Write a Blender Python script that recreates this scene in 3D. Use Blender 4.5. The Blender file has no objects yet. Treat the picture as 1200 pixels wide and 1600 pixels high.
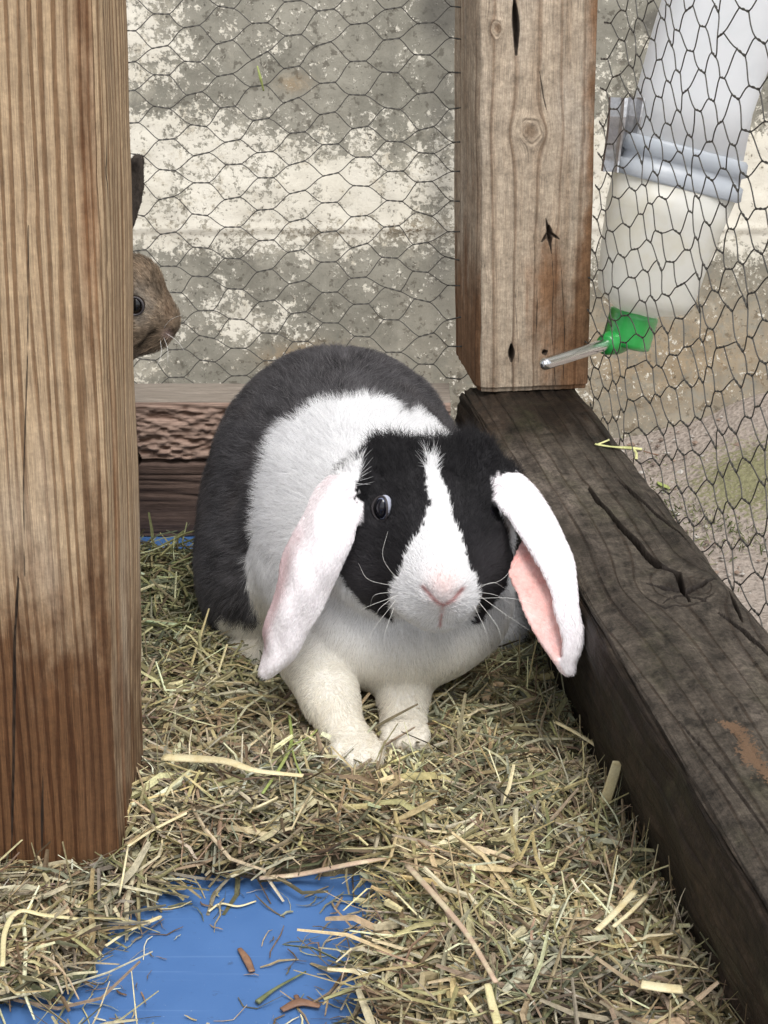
import bpy, math, random
import numpy as np
from mathutils import Vector, Matrix

rng = np.random.default_rng(7)
random.seed(7)
S = bpy.context.scene
COL = S.collection

# ------------------------------------------------------------------ camera, sky, sun, exposure
CAM_H, PITCH, FPX = 0.57, math.radians(22.0), 2700.0
cam = bpy.data.cameras.new('camera')
cam.sensor_fit = 'VERTICAL'; cam.sensor_height = 24.0
cam.lens = 24.0 * FPX / 1600.0
cam.clip_start = 0.02; cam.clip_end = 200
cob = bpy.data.objects.new('camera', cam); COL.objects.link(cob)
cob.location = (0, 0, CAM_H)
cob.rotation_euler = (math.radians(90) - PITCH, 0, 0)
S.camera = cob

SUN_EL, SUN_AZ = math.radians(60), math.radians(158)      # azimuth from +Y clockwise: light from the front right
world = bpy.data.worlds.new('World'); S.world = world
world.use_nodes = True
wn = world.node_tree.nodes; wl = world.node_tree.links
sky = wn.new('ShaderNodeTexSky'); sky.sky_type = 'NISHITA'; sky.sun_disc = False
sky.sun_elevation = SUN_EL; sky.sun_rotation = SUN_AZ
sky.dust_density = 3.0; sky.air_density = 1.0; sky.ozone_density = 1.0
hs = wn.new('ShaderNodeHueSaturation'); hs.inputs['Saturation'].default_value = 0.22
wl.new(sky.outputs[0], hs.inputs['Color'])
bg = wn['Background']; bg.inputs['Strength'].default_value = 0.15
wl.new(hs.outputs[0], bg.inputs['Color'])
sun = bpy.data.lights.new('sun', 'SUN'); sun.energy = 1.5; sun.angle = math.radians(22)
sun.color = (1.0, 0.97, 0.93)
sob = bpy.data.objects.new('sun', sun); COL.objects.link(sob)
d = Vector((math.sin(SUN_AZ) * math.cos(SUN_EL), math.cos(SUN_AZ) * math.cos(SUN_EL), math.sin(SUN_EL)))
sob.rotation_euler = (-d).to_track_quat('-Z', 'Y').to_euler(); sob.location = (0, 0, 4)
S.view_settings.view_transform = 'Standard'; S.view_settings.look = 'None'
S.view_settings.gamma = 1.0; S.view_settings.use_curve_mapping = False
S.view_settings.exposure = 0.62
S.cycles.max_bounces = 8; S.cycles.transparent_max_bounces = 12

# ------------------------------------------------------------------ measuring helpers
cP, sP = math.cos(PITCH), math.sin(PITCH)
def ray(px, py):
    a, b = (px - 600) / FPX, (800 - py) / FPX
    return np.array([a, cP + b * sP, -sP + b * cP])
def P(px, py, Y):
    r = ray(px, py); t = Y / r[1]
    return np.array([0, 0, CAM_H]) + r * t
def PZ(px, py, z=0.0):
    r = ray(px, py); t = (z - CAM_H) / r[2]
    return np.array([0, 0, CAM_H]) + r * t
def proj(p):
    q = p - np.array([0, 0, CAM_H])
    dpt = q[..., 1] * cP - q[..., 2] * sP
    return 600 + FPX * q[..., 0] / dpt, 800 - FPX * (q[..., 1] * sP + q[..., 2] * cP) / dpt
def sstep(a, b, x):
    t = np.clip((x - a) / (b - a), 0, 1); return t * t * (3 - 2 * t)
def inpoly(x, y, poly):
    x = np.asarray(x); y = np.asarray(y); r = np.zeros(x.shape, bool); n = len(poly)
    for i in range(n):
        x0, y0 = poly[i]; x1, y1 = poly[(i + 1) % n]
        c = ((y0 > y) != (y1 > y)) & (x < (x1 - x0) * (y - y0) / (y1 - y0 + 1e-12) + x0)
        r ^= c
    return r
def polydist(x, y, pts, closed=False):
    best = np.full(np.shape(x), 1e9); n = len(pts)
    for i in range(n if closed else n - 1):
        a = np.array(pts[i][:2], float); b = np.array(pts[(i + 1) % n][:2], float); ab = b - a
        t = np.clip(((x - a[0]) * ab[0] + (y - a[1]) * ab[1]) / (ab @ ab + 1e-12), 0, 1)
        best = np.minimum(best, np.hypot(x - a[0] - t * ab[0], y - a[1] - t * ab[1]))
    return best
def _h(ix, iy, iz, seed):
    n = (ix.astype(np.int64) * 374761393 + iy.astype(np.int64) * 668265263 + iz.astype(np.int64) * 2147483647 + seed * 974711) & 0xffffffff
    n = ((n ^ (n >> 13)) * 1274126177) & 0xffffffff
    n = ((n ^ (n >> 16)) * 2246822519) & 0xffffffff
    return ((n ^ (n >> 15)) & 0xffff) / 32767.5 - 1.0
def noise3(p, f=1.0, seed=0, octs=1):
    p = np.asarray(p, float) * f; out = 0; amp = 1; tot = 0
    for o in range(octs):
        i = np.floor(p).astype(np.int64); t = p - i; t = t * t * (3 - 2 * t)
        v = 0
        for dx in (0, 1):
            wx = t[..., 0] if dx else 1 - t[..., 0]
            for dy in (0, 1):
                wy = t[..., 1] if dy else 1 - t[..., 1]
                for dz in (0, 1):
                    wz = t[..., 2] if dz else 1 - t[..., 2]
                    v = v + wx * wy * wz * _h(i[..., 0] + dx, i[..., 1] + dy, i[..., 2] + dz, seed + o)
        out = out + v * amp; tot += amp; amp *= .5; p = p * 2.03
    return out / tot

# ------------------------------------------------------------------ object helpers
def tag(o, label=None, cat=None, group=None, kind=None):
    if label: o['label'] = label
    if cat: o['category'] = cat
    if group: o['group'] = group
    if kind: o['kind'] = kind
    return o
def empty(name, loc, label, cat, group=None):
    o = bpy.data.objects.new(name, None); COL.objects.link(o); o.location = loc
    o.empty_display_size = .02
    return tag(o, label, cat, group)
def link(name, data, mat, parent=None):
    if mat is not None: data.materials.append(mat)
    o = bpy.data.objects.new(name, data); COL.objects.link(o)
    if parent is not None:
        o.parent = parent
        o.matrix_parent_inverse = Matrix.Translation(-wloc(parent))
    return o
def wloc(o):
    v = Vector((0, 0, 0))
    while o is not None:
        if o.type == 'EMPTY': v = v + o.location; break
        o = o.parent
    return v
def mesh(name, V, F, mat, parent=None, smooth=True, attrs=None):
    me = bpy.data.meshes.new(name)
    V = np.asarray(V, np.float32); F = np.asarray(F, np.int32)
    me.vertices.add(len(V)); me.vertices.foreach_set('co', V.ravel())
    n, k = F.shape
    me.loops.add(n * k); me.loops.foreach_set('vertex_index', F.ravel())
    me.polygons.add(n)
    me.polygons.foreach_set('loop_start', np.arange(0, n * k, k, dtype=np.int32))
    me.polygons.foreach_set('loop_total', np.full(n, k, np.int32))
    me.polygons.foreach_set('use_smooth', np.full(n, smooth))
    me.update(calc_edges=True); me.validate()
    if attrs:
        for an, arr in attrs.items():
            arr = np.asarray(arr, np.float32)
            if arr.ndim == 1:
                at = me.attributes.new(an, 'FLOAT', 'POINT'); at.data.foreach_set('value', arr)
            else:
                at = me.attributes.new(an, 'FLOAT_VECTOR', 'POINT'); at.data.foreach_set('vector', arr.ravel())
    return link(name, me, mat, parent)
def merge(parts):
    Vs, Fs, n = [], [], 0
    for V, F in parts:
        Vs.append(V); Fs.append(np.asarray(F) + n); n += len(V)
    return np.concatenate(Vs), np.concatenate(Fs)
def frames(pts):
    pts = np.asarray(pts, float); T = np.gradient(pts, axis=0); T /= np.linalg.norm(T, axis=1)[:, None] + 1e-12
    ref = np.array([0, 0, 1.]) if abs(T[0][2]) < .9 else np.array([0, 1., 0])
    N = []; n = np.cross(ref, T[0]); n /= np.linalg.norm(n)
    for t in T:
        n = n - (n @ t) * t; n /= np.linalg.norm(n); N.append(n.copy())
    N = np.array(N); return T, N, np.cross(T, N)
def tube(pts, r, sides=6, flat=1.0, caps=True):
    pts = np.asarray(pts, float); m = len(pts); r = np.broadcast_to(np.asarray(r, float), (m,))
    T, N, B = frames(pts)
    a = np.arange(sides) * 2 * math.pi / sides
    V = pts[:, None] + r[:, None, None] * (np.cos(a)[None, :, None] * N[:, None] + flat * np.sin(a)[None, :, None] * B[:, None])
    V = V.reshape(-1, 3)
    F = []
    for i in range(m - 1):
        for j in range(sides):
            k = (j + 1) % sides
            F.append((i * sides + j, i * sides + k, (i + 1) * sides + k, (i + 1) * sides + j))
    if caps:
        V = np.concatenate([V, pts[:1], pts[-1:]]); a0, a1 = len(V) - 2, len(V) - 1
        for j in range(sides):
            k = (j + 1) % sides
            F.append((a0, k, j, a0)); F.append((a1, (m - 1) * sides + j, (m - 1) * sides + k, a1))
    return V, F
def poly_obj(name, parts, mat, parent=None, smooth=True):
    """parts: list of (V, faces of any size)"""
    me = bpy.data.meshes.new(name); Vs = []; Fs = []; n = 0
    for V, F in parts:
        Vs += [tuple(v) for v in V]
        for f in F:
            g = []
            for i in f:
                if i + n not in g: g.append(i + n)
            Fs.append(g)
        n += len(V)
    me.from_pydata(Vs, [], Fs); me.update()
    me.polygons.foreach_set('use_smooth', [smooth] * len(me.polygons))
    return link(name, me, mat, parent)
def spline(pts, n):
    pts = np.asarray(pts, float)
    q = np.concatenate([[2 * pts[0] - pts[1]], pts, [2 * pts[-1] - pts[-2]]])
    out = []
    for x in np.linspace(0, len(pts) - 1 - 1e-6, n):
        i = int(x); t = x - i; a, b, c, e = q[i:i + 4]
        out.append(.5 * (2 * b + (c - a) * t + (2 * a - 5 * b + 4 * c - e) * t * t + (3 * b - a - 3 * c + e) * t ** 3))
    return np.array(out)

# ------------------------------------------------------------------ node helper
class M:
    def __init__(s, name):
        s.m = bpy.data.materials.new(name); s.m.use_nodes = True
        s.t = s.m.node_tree; s.n = s.t.nodes; s.l = s.t.links
        s.b = s.n['Principled BSDF']; s.out = s.n['Material Output']
    def put(s, sock, v):
        if isinstance(v, bpy.types.NodeSocket): s.l.new(v, sock)
        elif isinstance(v, (tuple, list)) and len(v) == 3 and sock.type == 'RGBA': sock.default_value = (*v, 1)
        else: sock.default_value = v
    def math(s, op, a, b=0.0, c=0.0, clamp=False):
        n = s.n.new('ShaderNodeMath'); n.operation = op; n.use_clamp = clamp
        for i, v in enumerate((a, b, c)): s.put(n.inputs[i], v)
        return n.outputs[0]
    def add(s, a, b): return s.math('ADD', a, b)
    def mul(s, a, b): return s.math('MULTIPLY', a, b)
    def sub(s, a, b): return s.math('SUBTRACT', a, b)
    def attr(s, name, what='Fac'):
        n = s.n.new('ShaderNodeAttribute'); n.attribute_name = name; return n.outputs[what]
    def pos(s, kind='Object'):
        return s.n.new('ShaderNodeTexCoord').outputs[kind]
    def sep(s, v):
        n = s.n.new('ShaderNodeSeparateXYZ'); s.put(n.inputs[0], v); return n.outputs
    def comb(s, x, y, z):
        n = s.n.new('ShaderNodeCombineXYZ')
        for i, v in enumerate((x, y, z)): s.put(n.inputs[i], v)
        return n.outputs[0]
    def noise(s, vec, scale, detail=3, rough=.55, dist=0.0, what='Fac'):
        n = s.n.new('ShaderNodeTexNoise'); s.put(n.inputs['Vector'], vec)
        n.inputs['Scale'].default_value = scale; n.inputs['Detail'].default_value = detail
        n.inputs['Roughness'].default_value = rough; n.inputs['Distortion'].default_value = dist
        return n.outputs[what]
    def vor(s, vec, scale, feature='F1', what='Distance', rnd=1.0):
        n = s.n.new('ShaderNodeTexVoronoi'); n.feature = feature; s.put(n.inputs['Vector'], vec)
        n.inputs['Scale'].default_value = scale; n.inputs['Randomness'].default_value = rnd
        return n.outputs[what]
    def ss(s, v, a, b):
        n = s.n.new('ShaderNodeMapRange'); n.interpolation_type = 'SMOOTHSTEP'
        s.put(n.inputs[0], v); s.put(n.inputs[1], a); s.put(n.inputs[2], b)
        n.inputs[3].default_value = 0; n.inputs[4].default_value = 1
        return n.outputs[0]
    def ramp(s, v, stops):
        n = s.n.new('ShaderNodeValToRGB'); s.put(n.inputs[0], v); e = n.color_ramp.elements
        while len(e) < len(stops): e.new(.5)
        for k, (p, c) in zip(e, stops): k.position = p; k.color = (*c, 1)
        return n.outputs[0]
    def mix(s, f, a, b, mode='MIX'):
        n = s.n.new('ShaderNodeMix'); n.data_type = 'RGBA'; n.blend_type = mode
        s.put(n.inputs[0], f); s.put(n.inputs[6], a); s.put(n.inputs[7], b)
        return n.outputs[2]
    def bump(s, h, strength=.5, dist=.001, normal=None):
        n = s.n.new('ShaderNodeBump'); s.put(n.inputs['Height'], h)
        n.inputs['Strength'].default_value = strength; n.inputs['Distance'].default_value = dist
        if normal is not None: s.l.new(normal, n.inputs['Normal'])
        return n.outputs[0]
    def fin(s, col=None, rough=.8, normal=None, **kw):
        if col is not None: s.put(s.b.inputs['Base Color'], col)
        s.put(s.b.inputs['Roughness'], rough)
        if normal is not None: s.put(s.b.inputs['Normal'], normal)
        for k, v in kw.items(): s.put(s.b.inputs[k.replace('_', ' ')], v)
        return s.m

# ------------------------------------------------------------------ materials
def wood(name, stripes, dark, light, pale, fibre=.5, F1=160., contrast=(.35, .65), stain=(.3, .2, .15), stain_amt=.0,
         bump=.8, rough=.85, green=0.0, line=.6, rust=0.0, ringw=.006, bare=None, mott=.4, period=0.0):
    m = M(name); gr = m.attr('grain', 'Vector'); g, v, k = m.sep(gr)
    kn = m.attr('knot')
    big = m.noise(m.comb(m.mul(g, 14), m.mul(v, 3.5), k), 1.0, 3, .6)
    n1 = m.noise(m.comb(m.mul(g, F1), m.mul(v, 1.6), k), 1.0, 2, .5)
    n2 = m.noise(m.comb(m.mul(g, F1 * 3.1), m.mul(v, 9.), k), 1.0, 4, .7)
    fib = m.noise(m.comb(m.mul(g, 1500), m.mul(v, 45), k), 1.0, 3, .7)
    st = m.ss(m.add(n1, m.mul(m.sub(n2, .5), .35)), contrast[0], contrast[1])
    if period:
        pp = m.math('PINGPONG', m.add(g, m.mul(m.noise(m.comb(m.mul(g, 70), m.mul(v, 2.5), k), 1.0, 3, .5), period * 5.0)), period)
        st = m.ss(m.add(m.math('DIVIDE', pp, period), m.add(m.mul(m.sub(n2, .5), .9), m.mul(m.sub(n1, .5), .8))), .48, .82)
    # growth lines: thin dark late-wood lines
    li = m.math('PINGPONG', m.add(m.mul(g, 1.0), m.mul(n1, ringw)), ringw)
    li = m.ss(li, ringw * .01, ringw * .22)
    li = m.add(m.mul(li, line), 1 - line)
    col = m.mix(m.mul(st, stripes), light, dark)
    col = m.mix(m.mul(m.ss(big, .48, .7), .8), col, pale)
    col = m.mix(1.0, col, m.ramp(li, [(0, (.42, .33, .27)), (1, (1, 1, 1))]), 'MULTIPLY')
    f = m.ramp(fib, [(.25, (1 - fibre, ) * 3), (.75, (1 + fibre * .35, ) * 3)])
    col = m.mix(1.0, col, f, 'MULTIPLY')
    if rust:
        ru = m.ss(m.noise(m.comb(m.mul(g, 30), m.mul(v, 2.2), m.add(k, 4.3)), 1.0, 4, .6), .55, .68)
        col = m.mix(m.mul(ru, rust), col, (.27, .11, .04))
    sm = m.attr('stain')
    sn = m.noise(m.comb(m.mul(g, 60), m.mul(v, 22), m.add(k, 2)), 1.0, 5, .65)
    sf = m.math('MULTIPLY', m.ss(m.add(sm, m.mul(m.sub(sn, .5), .9)), .25, .8), stain_amt)
    col = m.mix(sf, col, m.mix(1.0, col, stain, 'MULTIPLY'))
    if green:
        gn = m.ss(m.noise(m.comb(m.mul(g, 25), m.mul(v, 12), 7.), 1.0, 5, .7), .5, .75)
        col = m.mix(m.mul(gn, green), col, (.07, .075, .035))
    kr = m.ss(kn, .2, .9)
    ring = m.noise(m.comb(m.mul(kn, 9), 0., k), 1.0, 2)
    col = m.mix(m.mul(kr, .75), col, m.ramp(ring, [(.3, (dark[0] * .45, dark[1] * .42, dark[2] * .4)), (.7, dark)]))
    mo1 = m.noise(m.pos(), 85, 6, .75); mo2 = m.noise(m.pos(), 420, 4, .75)
    col = m.mix(1.0, col, m.ramp(mo1, [(.32, (1 - mott,) * 3), (.66, (1 + mott * .45,) * 3)]), 'MULTIPLY')
    col = m.mix(1.0, col, m.ramp(mo2, [(.3, (1 - mott * .7,) * 3), (.7, (1 + mott * .35,) * 3)]), 'MULTIPLY')
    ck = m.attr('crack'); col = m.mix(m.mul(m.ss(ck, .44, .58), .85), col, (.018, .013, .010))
    if bare: col = m.mix(m.ss(m.add(m.attr('flake'), m.mul(m.sub(mo2, .5), 2.2)), .5, .62), col, bare)
    h = m.add(m.add(m.mul(st, -.35), m.mul(li, .6)), m.add(m.add(m.mul(fib, .35), m.mul(n2, .5)), m.add(m.mul(mo2, .5 * mott + .1), m.mul(mo1, mott))))
    return m.fin(col, rough, m.bump(h, bump, .0012), Specular_IOR_Level=.25)

W_LEFT = wood('weathered_pine_striped', .88, (.245, .140, .070), (.56, .405, .25), (.60, .47, .335), F1=360, contrast=(.42, .56),
              stain=(.30, .20, .14), stain_amt=1.0, fibre=.5, line=.12, rust=.5, ringw=.009, bump=1.0, period=.0027, mott=.22)
W_RIGHT = wood('weathered_pine_grey', .5, (.31, .215, .14), (.565, .46, .345), (.63, .55, .45), F1=120, contrast=(.4, .7),
               stain=(.50, .34, .24), stain_amt=1.0, fibre=.5, line=.6, rust=.5, ringw=.0085, bump=.8)
W_BEAM = wood('dark_wet_sill_wood', .8, (.042, .033, .026), (.112, .093, .073), (.23, .19, .157), F1=75, contrast=(.35, .7),
              stain=(.26, .21, .17), stain_amt=1.0, fibre=.35, line=.7, green=.4, ringw=.006, bump=1.0, rough=.62, bare=(.135, .083, .050), mott=.75)
def rear_mat():
    m = M('rough_sawn_sill_wood'); gr = m.attr('grain', 'Vector'); g, v, k = m.sep(gr)
    up = m.attr('stain')
    n = m.noise(m.comb(m.mul(g, 150), m.mul(v, 40), k), 1.0, 4, .7)
    fib = m.noise(m.comb(m.mul(g, 700), m.mul(v, 30), k), 1.0, 3, .7)
    fl = m.attr('flake')
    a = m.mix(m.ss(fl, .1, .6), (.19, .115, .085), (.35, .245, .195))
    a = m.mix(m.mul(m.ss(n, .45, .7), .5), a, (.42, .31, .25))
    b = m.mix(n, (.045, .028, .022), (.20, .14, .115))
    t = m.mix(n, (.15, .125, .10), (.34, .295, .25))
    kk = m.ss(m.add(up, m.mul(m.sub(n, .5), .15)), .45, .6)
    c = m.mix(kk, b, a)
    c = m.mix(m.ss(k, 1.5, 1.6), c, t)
    c = m.mix(1.0, c, m.ramp(fib, [(.25, (.6,) * 3), (.75, (1.15,) * 3)]), 'MULTIPLY')
    return m.fin(c, .85, m.bump(m.add(n, m.mul(fib, .6)), .7, .0012), Specular_IOR_Level=.2)
W_REAR = rear_mat()

def wall_mat():
    m = M('old_concrete_whitewash'); p = m.pos(); x, y, z = m.sep(p)
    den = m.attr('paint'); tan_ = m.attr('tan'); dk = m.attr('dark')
    fine = m.noise(p, 190, 5, .7); mid = m.noise(p, 62, 8, .78, .4); big = m.noise(p, 9, 4, .6)
    streak = m.noise(m.comb(m.mul(x, 60), 0., m.mul(z, 6)), 1.0, 4, .65)
    base = m.mix(mid, (.12, .115, .09), (.38, .365, .31))
    base = m.mix(m.mul(m.ss(big, .45, .62), .5), base, (.40, .38, .32))
    base = m.mix(m.mul(m.ss(streak, .5, .7), .5), base, (.23, .215, .18))
    grit = m.vor(p, 260); base = m.mix(m.mul(m.ss(grit, .16, .05), .5), base, (.06, .055, .045))
    base = m.mix(m.mul(m.ss(m.noise(p, 75, 3, .7), .56, .64), .7), base, (.11, .10, .08))
    base = m.mix(m.mul(tan_, m.ss(m.add(mid, m.mul(fine, .3)), .45, .75)), base, (.40, .26, .12))
    e = m.add(m.add(m.add(den, m.mul(m.sub(m.noise(p, 24, 5, .7, .5), .5), 1.9)), m.mul(m.sub(mid, .5), 3.4)), m.mul(m.sub(fine, .5), 2.9))
    pm = m.ss(e, .36, .66); wash = m.ss(m.add(m.mul(den, .7), m.mul(m.sub(m.noise(p, 28, 7, .75, .6), .5), 2.6)), .2, .75); base = m.mix(m.mul(wash, .5), base, (.58, .54, .44))
    white = m.mix(m.noise(p, 14, 4, .6), (.62, .58, .48), (.82, .79, .70))
    white = m.mix(m.mul(m.ss(m.noise(p, 60, 5, .75), .53, .66), .65), white, (.48, .43, .33))
    c = m.mix(pm, base, white)
    blk = m.ss(m.noise(p, 120, 3, .7), .64, .70); c = m.mix(m.mul(blk, .7), c, (.05, .045, .04))
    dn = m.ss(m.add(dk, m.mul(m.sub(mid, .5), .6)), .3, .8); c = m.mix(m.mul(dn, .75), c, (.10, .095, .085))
    h = m.add(m.mul(pm, .8), m.add(m.mul(fine, .5), mid))
    return m.fin(c, .93, m.bump(h, .5, .002), Specular_IOR_Level=.15)
def ground_mat():
    m = M('gritty_ground'); p = m.pos(); mo = m.attr('moss')
    f = m.noise(p, 160, 5, .75); b = m.noise(p, 12, 4, .6); v = m.ramp(m.vor(p, 170), [(0, (.5,) * 3), (.6, (1,) * 3)])
    c = m.mix(f, (.17, .14, .12), (.50, .45, .40)); c = m.mix(m.mul(b, .4), c, (.36, .28, .23))
    c = m.mix(.6, c, v, 'MULTIPLY')
    c = m.mix(m.ss(m.add(m.mul(mo, .8), m.mul(m.sub(f, .5), 2.2)), .45, .75), c, m.mix(f, (.09, .085, .04), (.30, .29, .17)))
    return m.fin(c, .95, m.bump(m.add(f, m.vor(p, 170)), .8, .004), Specular_IOR_Level=.15)
def board_mat():
    m = M('blue_painted_board'); p = m.pos()
    f = m.noise(p, 25, 5, .65); s = m.noise(p, 420, 3, .7); d1 = m.noise(p, 130, 4, .75)
    c = m.mix(f, (.050, .125, .305), (.075, .170, .38))
    c = m.mix(m.mul(m.ss(d1, .6, .72), .55), c, (.04, .07, .14))
    c = m.mix(m.mul(m.ss(s, .68, .74), .6), c, (.35, .42, .5))
    sc = m.noise(m.comb(m.mul(m.sep(p)[0], 6), m.mul(m.sep(p)[1], 260), 0.), 1.0, 2); c = m.mix(m.mul(m.ss(sc, .62, .7), .25), c, (.16, .28, .5))
    return m.fin(c, m.add(m.mul(f, .3), .35), m.bump(m.add(m.mul(s, .4), f), .2, .001), Specular_IOR_Level=.4)
def hay_mat():
    m = M('hay_strands'); c = m.attr('tint', 'Vector'); p = m.pos()
    n = m.noise(p, 350, 3, .7)
    c = m.mix(1.0, c, m.ramp(n, [(.25, (.62,) * 3), (.75, (1.2,) * 3)]), 'MULTIPLY')
    m.fin(c, .6, Specular_IOR_Level=.3)
    tr = m.n.new('ShaderNodeBsdfTranslucent'); m.put(tr.inputs[0], c)
    mx = m.n.new('ShaderNodeMixShader'); mx.inputs[0].default_value = .22
    m.l.new(m.b.outputs[0], mx.inputs[1]); m.l.new(tr.outputs[0], mx.inputs[2]); m.l.new(mx.outputs[0], m.out.inputs[0])
    return m.m
def plain(name, col, rough=.5, metal=0.0, spec=.5, nz=0.0, ns=200, **kw):
    m = M(name); p = m.pos(); n = m.noise(p, ns, 4, .65)
    c = m.mix(1.0, col, m.ramp(n, [(.25, (1 - nz,) * 3), (.75, (1 + nz * .4,) * 3)]), 'MULTIPLY')
    return m.fin(c, rough, m.bump(n, .25 if nz else .0, .0006), Metallic=metal, Specular_IOR_Level=spec, **kw)
def fur_mat(name, a='furcol', rough=.65, trans=.25):
    m = M(name); c = m.attr(a, 'Vector'); m.fin(c, rough, Specular_IOR_Level=.25)
    tr = m.n.new('ShaderNodeBsdfTranslucent'); m.put(tr.inputs[0], c)
    mx = m.n.new('ShaderNodeMixShader'); mx.inputs[0].default_value = trans
    m.l.new(m.b.outputs[0], mx.inputs[1]); m.l.new(tr.outputs[0], mx.inputs[2]); m.l.new(mx.outputs[0], m.out.inputs[0])
    return m.m
def skin_mat():
    m = M('rabbit_skin'); c = m.attr('furcol', 'Vector'); p = m.pos(); n = m.noise(p, 500, 3, .7)
    c = m.mix(1.0, c, m.ramp(n, [(.2, (.75,) * 3), (.8, (1.1,) * 3)]), 'MULTIPLY')
    return m.fin(c, .8, m.bump(n, .4, .0008), Specular_IOR_Level=.2)
WALL, GROUND, BOARD, HAY = wall_mat(), ground_mat(), board_mat(), hay_mat()
FUR, SKIN = fur_mat('rabbit_fur'), skin_mat()
WIRE = plain('galvanised_wire', (.10, .095, .085), .55, .5, .4, .35, 900)
STEEL = plain('polished_steel', (.72, .72, .73), .18, 1.0)
CLIPM = plain('dull_clip_steel', (.55, .55, .56), .28, .85, .5, .3, 300)

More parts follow.
